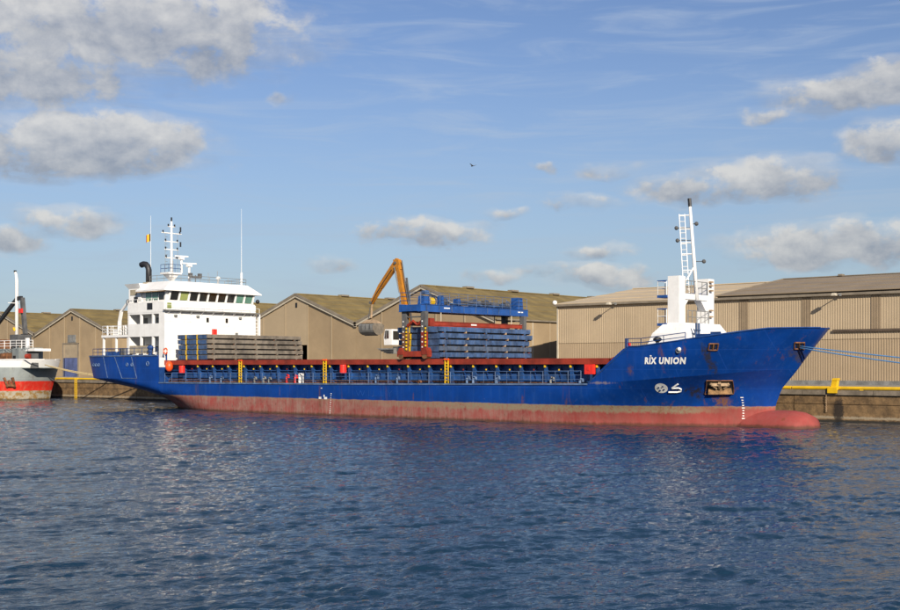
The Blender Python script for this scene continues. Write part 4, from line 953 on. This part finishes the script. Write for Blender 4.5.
for k in range(14): z = 10.7+k*.45; b.tube([(-47.2-.03-.40*.8-(z-9.8)*.075, 84.7, z), (-47.2-.85*.8-(z-9.8)*.075, 84.5, z)], .028, 4)
for z in (12.2, 13.5, 14.4, 15.5, 16.6): b.tube([(-47.12-(z-9.8)*.083, 85, z), (-47.2-.85*.8-(z-9.8)*.075, 84.5, z)], .05, 4)
part(b, 'mast_ladder', WHITE, fmast)
for (x_, y_, z) in ((-48.6, 84.4, 15.6), (-48.5, 84.4, 14.6), (-46.7, 85.4, 12.9), (-47.2, 85.1, 15.9)):
    b = MB(); b.ball((x_, y_, z), .17, 8, 5); b.tube([(x_, y_, z), (-47.1-(z-9.8)*.083, 85, z)], .03, 4); part(b, 'mast_lamp', DGREY, fmast)
for z, w in ((11.0, .4), (11.3, .5), (10.6, .45), (9.0, .4), (8.5, .4)): part(MB().box(-47.05, -46.85, 86.9, 87.25, z, z+.12), 'lamp_bracket', RUSTP, SHIP)
b = MB()
for y_ in (82.2, 82.6): b.tube([(-45.6, y_, 5.7), (-45.6, y_, 7.9)], .09, 6)
b.box(-45.7, -45.5, 82.1, 82.7, 7.3, 7.4); part(b, 'vent_post', BLUE_F, SHIP)
b = MB(); b.tube([(-47.3, 79.3, 5.3), (-47.3, 79.3, 6.5)], .13, 7); b.ball((-47.3, 79.3, 6.62), .34, 10, 6, .6); part(b, 'mushroom_vent', BLACK, SHIP)
b = MB(); railing(b, [(-49.0, 77.7, 6.05), (-47.8, 77.75, 6.05), (-46.0, 78.0, 6.25), (-44.4, 78.4, 6.45)], .62, 2, 1.3, .03); part(b, 'forecastle_railing', BLUE, SHIP)
b = MB(); b.box(-44.4, -43.2, 80.0, 81.2, 5.7, 7.0); b.tube([(-43.9, 82.2, 6.6), (-43.9, 84.2, 6.6)], .5, 10); b.box(-44.3, -43.5, 82.0, 82.2, 5.7, 7.2); part(b, 'windlass', BLUE, SHIP)
b = MB(); b.box(-49.2, -49.0, 77.75, 77.95, 5.3, 6.7); part(b, 'rail_post', BLUE, SHIP); part(MB().box(-49.1, -48.9, 77.9, 78.1, 6.0, 6.4), 'hydrant', REDB, SHIP)

# hanging floats and life rings on the ship (lift-off items)
def canister(x_, z_, r_, label, m_=REDB, square=False):
    b = MB(); y_ = YC-7.15
    if square: b.box(x_-r_, x_+r_, y_-.28, y_+.12, z_-r_, z_+r_); b.box(x_-r_*.25, x_+r_*.25, y_-.31, y_-.28, z_-.1, z_+.2)
    else:
        b.smooth = True; b.tube([(x_, y_, z_-r_*.95), (x_, y_, z_-r_*.7), (x_, y_, z_+r_*.5), (x_, y_, z_+r_*.9), (x_, y_, z_+r_*1.05)], r_*.82, 12)
    t_ = thing('fire_hose_box' if square else 'float_canister', label, 'hose box' if square else 'canister', (x_, y_, z_), None)
    part(b, 'shell', m_, t_); part(MB().box(x_-.05, x_+.05, y_+.05, YC-6.72, z_-.04, z_+.04), 'hanger', DGREY, t_)
canister(-104.1, 4.22, .40, 'red canister hung below the red rail nearest the white poop bulkhead')
canister(-79.8, 4.3, .40, 'red canister hung on the coaming beside a yellow ladder, clear of both hatch cover stacks')
canister(-52.4, 4.35, .38, 'square red hose box at the forecastle end of the coaming', square=True)
t = thing('float_buoy', 'orange buoy at the aft end of the red coaming rail', 'buoy', (-106.2, YC-7.2, 4.5))
b = MB(); b.smooth = True; b.ball((-106.2, YC-7.25, 4.55), .42, 14, 10, 1.35); part(b, 'float', ORBUOY, t); part(MB().tube([(-106.2, YC-7.25, 5.1), (-106.2, YC-6.9, 5.0)], .04, 5), 'lanyard', DGREY, t)
t = thing('life_ring', 'orange and white life ring on the poop rail beside the stacked covers', 'life ring', (-107.2, 78.0, 6.2))
for q in range(4):
    b = MB(); pts = [(-107.2+.30*math.cos(a_), 78.0, 6.2+.30*math.sin(a_)) for a_ in np.linspace(q*math.pi/2+.08, (q+1)*math.pi/2-.08, 7)]; b.tube(pts, .085, 7); part(b, 'foam_quarter', ORBUOY, t)
for q in range(4):
    a_ = q*math.pi/2; pts = [(-107.2+.30*math.cos(a_+d_), 78.0, 6.2+.30*math.sin(a_+d_)) for d_ in (-.1, 0, .1)]; b = MB(); b.tube(pts, .092, 7); part(b, 'band', PAINTW, t)
part(MB().box(-107.25, -107.15, 78.05, 78.2, 5.0, 6.0), 'bracket', BLUE, t)
# flag
t = thing('flag', 'small black, yellow and red flag flying from the staff above the wheelhouse', 'flag', (-114.0, 80.95, 18.8))
cols3 = [mat('flag_black', (.015, .015, .015), .8), mat('flag_yellow', (.75, .45, .02), .8), mat('flag_red', (.55, .03, .02), .8)]
for k in range(3):
    fr = []
    for i in range(5):
        s_ = (k+i/4)*.26; fr.append([(-114.03-s_*.62, 80.93-s_*.35+.06*math.sin(s_*9), 18.75-s_*.30+z_) for z_ in (0, .28, .56, .84)])
    o = part(MB().grid(fr), 'stripe', cols3[k], t); md = o.modifiers.new('cloth', 'SOLIDIFY'); md.thickness = .01

# ------------------------------------------------------------------ stacked hatch covers
def hatch_cover(x0, x1, z, h, face, end, label, group, seed, shift=0):
    rnd = random.Random(seed); ya, yb = 78.35+shift+rnd.uniform(-.06, .06), 91.65+shift+rnd.uniform(-.25, .12); x1 += rnd.uniform(-.10, .06); gap = .15
    t = thing('hatch_cover', label, 'hatch cover', ((x0+x1)/2, YC, z), group)
    part(MB().box(x0, x1, ya, yb, z+h-.05, z+h-.004), 'top_plate', face, t)
    part(MB().box(x1-.12, x1, ya+.02, yb-.02, z+gap, z+h-.05), 'side_plate', face, t)
    part(MB().box(x0, x0+.12, ya+.02, yb-.02, z+.13, z+h-.05), 'side_plate', face, t)
    for (a, b_) in ((ya, ya+.1), (yb-.1, yb)):
        part(MB().box(x0+.12, x1-.12, a, b_, z+.06, z+h-.05), 'end_plate', end, t)
    part(MB().box(x0+.35, x1-.35, ya+.12, yb-.12, z+.004, z+.13), 'bottom_plate', DGREY, t)
    for k in range(5):
        yy = ya+.9+(yb-ya-1.8)*k/4
        part(MB().box(x1-.10, x1+.02, yy-.07, yy+.07, z+.02, z+gap+.05), 'bracket', (RUSTP if k % 2 else face) if face is not BROWNG else BROWNG, t)
        part(MB().box(x1-.34, x1-.12, yy-.12, yy+.12, z+.005, z+.12), 'foot', RUST, t)
    if face is not BROWNG:
        for k in range(10):
            yy = ya+.6+(yb-ya-1.2)*k/9+rnd.uniform(-.1, .1); part(MB().box(x1-.005, x1+.03, yy-.03, yy+.03, z+gap+.02, z+h-.07), 'stiffener', face, t)
    for xx in (x0+.5, x0+(x1-x0)*.35, x0+(x1-x0)*.72):
        part(MB().box(xx-.12, xx+.12, ya-.05, ya+.02, z+.10, z+h-.08), 'lifting_socket', end, t)
    for xx in (x0+(x1-x0)*.30, x0+(x1-x0)*.68):
        part(MB().box(xx-.09, xx+.09, ya-.06, ya-.005, z+.02, z+h-.03), 'hazard_strip', YEL, t)
nm = ['lowest', 'second', 'middle', 'fourth', 'topmost']
for i in range(5):
    hatch_cover(-105.5, -100.45, 5.24+i*.535, .53, BROWNG, BLUE_F, '%s grey-brown hatch cover in the stack beside the white deckhouse' % nm[i] if i not in (1, 3) else '%s grey-brown hatch cover from the bottom, in the stack beside the white deckhouse' % nm[i], 'hatch covers stacked by the deckhouse', i)
for i in range(5):
    hatch_cover(-73.3, -68.4, 5.24+i*.56, .555, (BLUE_F, BLUE_G, BLUE_F, BLUE_F, BLUE_F)[i], BLUE_F, '%s faded blue hatch cover in the stack under the gantry' % nm[i] if i not in (1, 3) else '%s faded blue hatch cover from the bottom, in the stack under the gantry' % nm[i], 'hatch covers stacked under the gantry', 20+i, shift=(-.12 if i == 4 else 0.0))

# ------------------------------------------------------------------ travelling gantry on the coaming
def gantry():
    t = thing('hatch_cover_gantry', 'blue travelling gantry with red bogies straddling the faded blue hatch covers', 'gantry crane', (-71, YC, 5.2))
    XA, XB = -72.0, -69.75
    for s in (-1, 1):
        yl = YC+s*7.1
        part(MB().box(-72.75, -69.15, yl-.28, yl+.28, 5.42, 5.9), 'bogie_beam', REDC, t)
        for xx in (XA-.3, XB+.25):
            b = MB(); b.tube([(xx, yl-.30, 5.48), (xx, yl+.30, 5.48)], .27, 14); part(b, 'wheel', RUST, t)
            part(MB().prism([(xx-.34, 5.60), (xx+.34, 5.60), (xx+.30, 5.95), (xx+.16, 6.2), (xx-.16, 6.2), (xx-.30, 5.95)], 'y', yl-.32, yl+.32), 'wheel_housing', REDC, t)
        for xx, m_ in ((XA, RUST), (XB, DGREY)):
            part(MB().box(xx-.22, xx+.22, yl-.22, yl+.22, 5.9, 7.6), 'lower_leg', REDC if xx > XA else RUST, t)
            part(MB().frustum((xx-.22, xx+.22, yl-.22, yl+.22), 7.6, (xx-.27, xx+.27, yl-.2, yl+.2), 9.38), 'upper_leg', DGREY, t)
            for k in range(7): part(MB().box(xx+.28, xx+.39, yl-.3, yl-.2, 6.0+k*.30, 6.17+k*.30), 'hazard_mark', YEL, t)
            for k in range(7): part(MB().box(xx+.28, xx+.39, yl-.29, yl-.2, 6.17+k*.30, 6.30+k*.30), 'hazard_gap', BLACK, t)
            for k in range(6): part(MB().box(xx-.10, xx-.0, yl-.26, yl-.225, 6.2+k*.45, 6.32+k*.45), 'rung', WHITE, t)
        part(MB().box(XA, XB, yl-.1, yl+.1, 8.85, 8.97), 'leg_tie', DGREY, t)
        b = MB(); b.tube([(XA+.2, yl, 8.1), ((XA+XB)/2-.2, yl, 8.55), ((XA+XB)/2+.3, yl, 8.2), (XB-.2, yl, 8.6)], .13, 6); part(b, 'brace', REDC, t)
    for xx in (-72.25, -70.0):
        b = MB(); b.box(xx-.16, xx+.16, YC-7.5, YC+8.0, 9.40, 9.98); b.box(xx-.22, xx+.22, YC-7.5, YC+8.0, 9.98, 10.02); b.box(xx-.22, xx+.22, YC-7.5, YC+8.0, 9.36, 9.40); part(b, 'main_girder', BLUE_B, t)
    part(MB().box(-72.05, -70.2, YC-7.4, YC+7.9, 9.82, 9.92), 'platform_deck', BLUE_F, t)
    for yy in (YC-7.45, YC+7.95): part(MB().box(-72.08, -70.17, yy-.08, yy+.08, 9.40, 9.97), 'end_girder', BLUE_B, t)
    for k in range(9): part(MB().box(-69.86, -69.80, YC-6.8+k*1.7, YC-6.72+k*1.7, 9.42, 9.97), 'stiffener', BLUE_F, t)
    b = MB(); railing(b, [(-69.9, YC-7.4, 10.02), (-69.9, YC+7.9, 10.02)], 1.05, 3, 1.3, .02); part(b, 'railing', BLUE_F, t)
    b = MB(); railing(b, [(-72.35, YC-7.4, 10.02), (-72.35, YC+7.9, 10.02)], 1.05, 3, 1.3, .02); part(b, 'railing', BLUE_F, t)
    b = MB(); railing(b, [(-72.35, YC-7.45, 10.02), (-69.9, YC-7.45, 10.02)], 1.05, 3, 1.2, .02); part(b, 'railing', BLUE_F, t)
    def unit(x_, y_, w, dd, h, m_, name, z0=9.92):
        part(MB().frustum((x_-w/2, x_+w/2, y_-dd/2, y_+dd/2), z0, (x_-w/2+.05, x_+w/2-.05, y_-dd/2+.05, y_+dd/2-.05), z0+h), name, m_, t)
    unit(-70.8, 79.0, .8, .8, .85, BLUE_B, 'engine_box'); unit(-70.9, 79.3, .5, .6, .35, BLUE_F, 'air_filter', 10.95); unit(-70.6, 81.0, .6, .35, .95, BLUE_B, 'control_box'); unit(-70.8, 83.5, .6, .5, .8, BLUE_B, 'motor_box'); unit(-70.35, 91.9, .8, .95, 1.1, BLUE_B, 'cable_box', 10.05)
    unit(-71.0, 88.9, .8, 1.3, .65, DGREY, 'gear_box'); unit(-70.9, 86.6, .6, .5, .7, BLUE_F, 'motor_box'); unit(-70.9, 90.2, .5, .5, .6, BLUE_F, 'motor_box')
    for y_, m_ in ((80.1, YEL), (81.7, DGREY), (86.0, BLUE_F), (87.7, DGREY), (90.9, DGREY)):
        b = MB(); b.tube([(-71.0, y_-.28, 10.35), (-71.0, y_+.28, 10.35)], .36, 14); part(b, 'winch_drum', m_, t)
        b = MB(); b.tube([(-71.0, y_+.28, 10.35), (-71.0, y_+.33, 10.35)], .44, 14); part(b, 'drum_flange', BLUE_F, t)
    part(MB().tube([(-70.4, 82, 10.2), (-70.4, 91, 10.2)], .09, 6), 'drive_shaft', BLUE_F, t)
    part(MB().tube([(-70.7, 83.9, 10.45), (-70.7, 88.2, 10.45)], .11, 6), 'cable_conduit', DGREY, t)
    for xx in (-71.9, -69.85):
        b = MB(); b.box(xx-.16, xx+.16, YC-6.3, YC+7.2, 8.18, 8.5); b.box(xx-.22, xx+.22, YC-6.3, YC+7.2, 8.5, 8.54); part(b, 'lifting_beam', REDC, t)
        for yy in (80.2, 90.4): part(MB().tube([(xx, yy, 8.54), (xx, yy, 9.40)], .05, 5), 'hoist_rope', TRIM, t)
    for yy in (79.6, 90.8): part(MB().box(-71.74, -70.0, yy-.15, yy+.15, 8.2, 8.48), 'cross_beam', REDC, t)
    part(MB().box(-70.1, -69.64, 78.5, 79.1, 8.1, 8.8), 'spreader_head', REDC, t)
    part(MB().box(-69.69, -69.675, 84.2, 85.0, 8.28, 8.40), 'plate', PAINTW, t); part(MB().box(-69.835, -69.825, 80.6, 81.4, 9.7, 9.80), 'plate', PAINTW, t); part(MB().box(-69.835, -69.825, 91.4, 92.2, 9.7, 9.80), 'plate', PAINTW, t)
gantry()

# ------------------------------------------------------------------ material handler on the quay
def handler():
    cx, cy = -91.6, 101.5
    t = thing('material_handler', 'orange long-boom material handler on the quay with a grab hanging from it', 'excavator', (cx, cy, QZ))
    part(MB().box(cx-2.4, cx+2.4, cy-1.5, cy+1.5, QZ+.7, QZ+1.5), 'chassis', DGREY, t)
    for sx in (-1.7, 1.7):
        for sy in (-1.55, 1.55):
            b = MB(); b.tube([(cx+sx, cy+sy-.35, QZ+.75), (cx+sx, cy+sy+.35, QZ+.75)], .72, 16); part(b, 'wheel', TYRE, t)
    part(MB().tube([(cx, cy, QZ+1.5), (cx, cy, QZ+3.1)], 1.1, 16), 'turret', DGREY, t)
    part(MB().box(cx-1.6, cx+3.2, cy-1.5, cy+1.5, QZ+3.1, QZ+5.0), 'engine_house', ORANGE, t)
    cb = part(MB().prism([(-95.1, 7.0), (-93.9, 7.0), (-93.9, 8.8), (-94.95, 8.8), (-95.15, 7.9)], 'y', 99.3, 100.7), 'cab', WHITE, t, 'white operator cab')
    part(MB().prism([(-95.02, 7.75), (-94.35, 7.75), (-94.35, 8.65), (-94.9, 8.65)], 'y', 99.26, 99.295), 'window', GLASS_D, cb); part(MB().box(-93.895, -93.87, 99.5, 100.5, 7.6, 8.6), 'window', GLASS_D, cb)
    part(MB().box(-94.75, -94.68, 99.2, 99.255, 7.7, 8.7), 'pillar', GREY, cb)
    part(MB().prism([(-96.3, 6.62), (-93.6, 6.62), (-93.6, 6.0), (-94.6, 6.0)], 'y', 99.3, 100.6), 'cab_step', GREY, t)
    for k in range(3): part(MB().box(-95.9+k*.4, -93.6, 99.2, 99.28, 6.1+.16*(2-k), 6.17+.16*(2-k)), 'step_bar', DGREY, t)
    part(MB().box(-94.2, -92.0, 99.8, 100.8, 6.3, 6.8), 'cab_arm', DGREY, t)
    # boom, stick and rams
    b = MB(); b.beam((-92.3, 100.6, 6.2), (-92.3, 100.1, 11.0), .6, .8, .6, .85); b.beam((-92.28, 100.1, 10.9), (-93.45, 100.0, 16.0), .55, .85, .5, .7)
    b.hexa([(-93.95, 99.75, 15.8), (-93.0, 99.75, 15.6), (-93.0, 100.25, 15.6), (-93.95, 100.25, 15.8), (-94.15, 99.75, 16.75), (-93.35, 99.75, 16.75), (-93.35, 100.25, 16.75), (-94.15, 100.25, 16.75)])
    part(b, 'boom', ORANGE, t)
    b = MB(); b.beam((-93.5, 100, 16.65), (-96.3, 100, 13.75), .5, .72, .42, .62); b.beam((-96.25, 100, 13.85), (-97.75, 100, 11.9), .42, .6, .34, .34)
    part(b, 'stick', ORANGE, t)
    part(MB().tube([(-93.85, 99.65, 15.9), (-93.05, 99.65, 12.9)], .07, 6), 'ram', GREY, t)
    part(MB().beam((-91.7, 100.4, 8.4), (-92.25, 100.0, 14.6), .16, .2), 'ram', DGREY, t)
    part(MB().tube([(-92.9, 99.9, 16.6), (-92.4, 99.9, 14), (-91.8, 100, 11)], .06, 5), 'hose', DGREY, t)
    for (px_, pz_) in ((-93.75, 16.35), (-97.7, 11.95), (-92.3, 11.0)): part(MB().tube([(px_, 99.6, pz_), (px_, 100.4, pz_)], .16, 8), 'pivot_pin', DGREY, t)
    part(MB().tube([(-94.3, 99.7, 15.6), (-95.6, 99.65, 14.2), (-96.8, 99.7, 12.9), (-97.6, 99.75, 11.9)], .05, 5), 'hose', BLACK, t)
    part(MB().beam((-94.4, 100, 16.15), (-95.6, 100, 14.95), .16, .14), 'ram', GREY, t)
    part(MB().tube([(-97.75, 100, 11.9), (-97.85, 100, 10.2)], .12, 6), 'grab_link', RUSTP, t)
    part(MB().tube([(-98.05, 100, 11.4), (-98.3, 100, 10.1)], .05, 5), 'hose', DGREY, t)
    # clamshell grab seen closed and full
    pr = [(100+.92*math.cos(math.pi+math.pi*i/10), 8.98+.78*math.sin(math.pi+math.pi*i/10)) for i in range(11)]
    shell = pr+[(100.95, 9.3), (100.55, 9.55), (99.45, 9.55), (99.05, 9.3)]
    gr = part(MB().prism(shell, 'x', -98.95, -96.75), 'grab', GREY, t, 'closed grey clamshell grab')
    part(MB().frustum((-98.9, -96.8, 99.25, 100.75), 9.56, (-98.3, -97.4, 99.7, 100.3), 9.98), 'grab_top', RUSTP, gr)
    for xx in (-99.0, -96.7): part(MB().prism(shell, 'x', xx-.05, xx+.05), 'grab_cheek', BROWNG, gr)
    part(MB().box(-98.9, -96.8, 99.96, 100.04, 8.12, 8.22), 'grab_lip', DGREY, gr)
    for xx in (-98.5, -97.85, -97.2): part(MB().box(xx-.05, xx+.05, 99.02, 99.10, 8.9, 9.4), 'grab_rib', DGREY, gr)
handler()
b = MB(); b.smooth = True; rings = []
for j in range(13):
    rr = 7.6*(j/12); rings.append([(-90.6+rr*math.cos(2*math.pi*i/36)*(1+.06*math.sin(3*i)), 109+rr*math.sin(2*math.pi*i/36)*(1+.05*math.cos(5*i)), QZ+5.6*(1-j/12)**1.1+random.uniform(-.05, .05) if j else QZ+5.5) for i in range(37)])
    rings[-1][-1] = rings[-1][0]
b.grid(rings); single(b, 'grain_heap', SAND, 'tan heap of bulk cargo tipped on the quay behind the gantry', 'heap', (-90.6, 109, QZ))

# ------------------------------------------------------------------ ropes
def rope(p, q, sag, r, m_, label, grp):
    p, q = Vector(p), Vector(q); pts = [p+(q-p)*i/24-Vector((0, 0, sag*4*(i/24)*(1-i/24))) for i in range(25)]
    b = MB(); b.smooth = True; b.tube(pts, r, 6); return single(b, 'mooring_rope', m_, label, 'rope', tuple(q), grp)
c = hullpt(-37.9, 6.08, .05)
rope(c, (-8.2, QY+.1, QZ+.9), .45, .055, ROPEB, 'upper of two blue mooring ropes running from the bow to the quay', 'blue bow ropes')
rope(c+Vector((0, -.02, -.12)), (-8.0, QY+.0, QZ+.5), .75, .055, ROPEB, 'lower, slacker of two blue mooring ropes running from the bow to the quay', 'blue bow ropes')

# ------------------------------------------------------------------ grey ship ahead of the stern
def grey_ship():
    yc, hbm = 87.0, 5.6
    t = thing('moored_ship', 'grey ship with white bulwark and red band, moored astern of the blue one', 'ship', (-167.20, yc, 0))
    stem = [(-1.5, -147.90), (0, -147.60), (1.3, -147.20), (2.6, -146.50), (4.4, -145.40), (5.4, -144.80)]
    def H(x_, z):
        s = lerp(stem, z); z = min(z, 4.4); u = max(0, min(1, z/4.4)); xa = -160.5+2.0*u; p = 2.1; k = .62
        t_ = max(0, min(1, (x_-xa)/(s-xa))); return hbm*(1-t_**p)**k
    h = MB(); h.smooth = True; zs = [-1.4, -.5, 0, .6, 1.25, 1.9, 2.55, 3.2, 3.8, 4.38, 4.42, 4.9, 5.4]
    cols = []
    for i in range(46):
        c = 1-(1-i/45)**1.8; cols.append([(-194.20+(lerp(stem, z)+192)*c, H(-194.20+(lerp(stem, z)+192)*c, z) if i < 45 else 0, z+(.0 if z < 4 else .25*max(0, c-.9)*5)) for z in zs])
    for s in (-1, 1): h.grid([[(p[0], yc+s*p[1], p[2]) for p in c] for c in cols], flip=(s < 0))
    h.grid([[(-194.20, yc-hbm, z), (-194.20, yc, z), (-194.20, yc+hbm, z)] for z in zs])
    hu = part(h, 'hull', HULL2, t)
    d = MB(); rows = [[(x_, yc-max(.03, H(x_, 4.4)-.1), 4.3), (x_, yc+max(.03, H(x_, 4.4)-.1), 4.3)] for x_ in np.linspace(-193.70, -146.20, 20)]
    d.grid(rows, flip=True); part(d, 'deck', SHIPGREY, t)
    cp = MB(); pts = [(x_, yc-H(x_, 5.4), 5.42+(.02 if x_ < -150 else .05)) for x_ in [-192.20, -177.20, -167.20, -162.20, -158.20, -154.20, -151.20, -149.20, -147.70, -146.50, -145.60, -145.10]]
    cp.tube(pts, .07, 6); cp.tube([(p[0], 2*yc-p[1], p[2]) for p in pts], .07, 6); part(cp, 'bulwark_cap', WHITE, t)
    # anchor and rust
    def hpnt(x_, z, off): return Vector((x_+off*.25, yc-H(x_, z)-off, z))
    for (x_, sgn) in ((-149.50, -1),):
        b = MB(); b.beam(hpnt(x_-.55, 3.05, .12), hpnt(x_-.4, 1.75, .12), .3, .3); b.beam(hpnt(x_+.55, 3.05, .14), hpnt(x_+.4, 1.75, .14), .3, .3); b.beam(hpnt(x_-.5, 2.0, .13), hpnt(x_+.5, 2.0, .13), .45, .3); b.beam(hpnt(x_, 2.0, .13), hpnt(x_, 2.7, .13), .3, .3)
        part(b, 'anchor', RUST, t, 'rusty stockless anchor on the bow')
    # deck houses and fittings
    part(MB().box(-170.30, -154.30, yc-3.4, yc+3.4, 4.3, 6.9), 'deckhouse', SHIPGREY, t)
    part(MB().box(-154.30, -152.70, yc-2.5, yc+1.5, 4.3, 6.95), 'winch_house', SHIPGREY, t)
    part(MB().box(-150.90, -149.20, yc-2.2, yc+1.4, 4.3, 7.1), 'locker', SHIPGREY, t)
    part(MB().box(-150.10, -146.90, yc-1.2, yc+1.2, 6.6, 6.95), 'platform', WHITE, t)
    part(MB().box(-149.80, -149.40, yc-.9, yc-.5, 7.1, 8.4), 'vent_post', WHITE, t)
    for x_, y_ in ((-155.80, yc-3.46), (-153.50, yc-2.56), (-150.30, yc-2.26)): part(MB().box(x_-.35, x_+.35, y_, y_+.05, 5.2, 6.0), 'opening', BLACK, t)
    b = MB(); b.box(-152.10, -151.30, yc-2.8, yc-2.0, 4.3, 6.4); b.tube([(-152.00, yc-3.2, 5.9), (-152.00, yc-1.6, 5.9)], .45, 10); part(b, 'windlass', RUST, t)
    b = MB(); b.box(-148.50, -147.30, yc-1.4, yc-.4, 4.3, 6.3); part(b, 'fender_stack', DGREY, t)
    b = MB(); b.tube([(-148.00, yc-1.8, 5.9), (-147.40, yc-1.6, 5.9)], .35, 10); part(b, 'rope_reel', REDC, t)
    b = MB(); railing(b, [(-170.30, yc-3.4, 6.9), (-152.60, yc-3.2, 6.9), (-149.50, yc-2.4, 6.95), (-147.30, yc-1.2, 6.95)], 1.1, 3, 1.0, .04); part(b, 'railing', WHITE, t)
    ms = MB(); ms.smooth = True; ms.tube([(-153.60, yc, 6.9), (-153.60, yc, 16.4), (-153.72, yc-.02, 17.2), (-153.90, yc-.05, 17.6)], .26, 8, .17); m_ = part(ms, 'foremast', WHITE, t)
    part(MB().box(-154.05, -153.80, yc-.2, yc+.1, 17.55, 17.85), 'masthead_lamp', BLACK, m_); part(MB().beam((-153.60, yc-1.3, 13.3), (-153.60, yc+1.3, 13.3), .08, .08), 'cross_arm', WHITE, m_)
    part(MB().tube([(-153.60, yc-.3, 9.5), (-153.60, yc-.5, 9.9)], .16, 6), 'mast_lamp', YEL, m_)
    # dark deck crane
    cr = part(MB().box(-152.20, -151.50, yc-.2, yc+.5, 6.9, 9.0), 'deck_crane', BLACK, t, 'dark folding deck crane')
    part(MB().beam((-151.70, yc+.2, 9.0), (-152.50, yc+.2, 14.0), .5, .5), 'crane_mast', DGREY, cr); part(MB().beam((-152.50, yc+.1, 14.0), (-153.90, yc+.1, 13.9), .4, .5), 'crane_head', BLACK, cr)
    part(MB().beam((-153.70, yc+.1, 13.9), (-160.80, yc+.1, 9.3), .35, .5), 'crane_jib', BLACK, cr); part(MB().box(-152.60, -151.80, yc-.3, yc-.1, 11.9, 12.5), 'crane_panel', REDB, cr)
    part(MB().box(-153.30, -151.30, yc-1.2, yc+.9, 7.4, 8.9), 'crane_base', DGREY, cr)
    part(MB().box(-158.80, -155.50, yc-2.2, yc+1.5, 6.9, 8.3), 'life_raft_locker', RUST, t)
    part(MB().tube([(-157.30, yc-1.5, 6.9), (-157.30, yc-1.5, 12.5)], .22, 7), 'kingpost', YEL, t)
    # white letters painted on the bow, only their end in view
    b = MB()
    for k in range(3): b.add([hpnt(-153.50-k*.9, 3.65, .02), hpnt(-152.90-k*.9, 3.65, .02), hpnt(-152.90-k*.9, 4.1, .02), hpnt(-153.50-k*.9, 4.1, .02)], [(0, 1, 2, 3)])
    part(b, 'name_patch', PAINTW, hu)
    rope((-145.9, yc-.3, 4.75), (-133.20, QY+.3, QZ+.3), .5, .07, ROPEY, 'tan rope sagging from the grey ship to the quay beside the blue stern', 'tan bow ropes')
    rope((-145.9, yc+.2, 4.6), (-143.20, QY+.3, QZ+.3), .25, .07, ROPEY, 'short tan rope dropping steeply from the grey bow to the quay', 'tan bow ropes')
grey_ship()

# ------------------------------------------------------------------ gull
dist = 150; P0 = Vector((0, 0, EYE))+(FWD+RGT*((473-450)/1200)+Vector((0, 0, (366-166)/1200)))*dist
gl = thing('gull', 'small dark gull gliding high in the blue sky', 'bird', tuple(P0))
b = MB(); b.smooth = True; b.tube([P0+Vector((-.22, 0, 0)), P0+Vector((-.1, 0, .02)), P0+Vector((.1, 0, .02)), P0+Vector((.26, 0, 0))], .07, 7, .02); b.ball(P0+Vector((-.25, 0, .03)), .06, 7, 5); part(b, 'body', DGREY, gl)
for s in (-1, 1):
    b = MB(); b.hexa([tuple(P0+Vector(v)) for v in ((-.1, s*.05, 0), (.1, s*.05, 0), (.08, s*.62, .2), (-.02, s*.62, .2), (-.1, s*.05, .03), (.1, s*.05, .03), (.08, s*.62, .22), (-.02, s*.62, .22))]); part(b, 'wing', DGREY, gl)
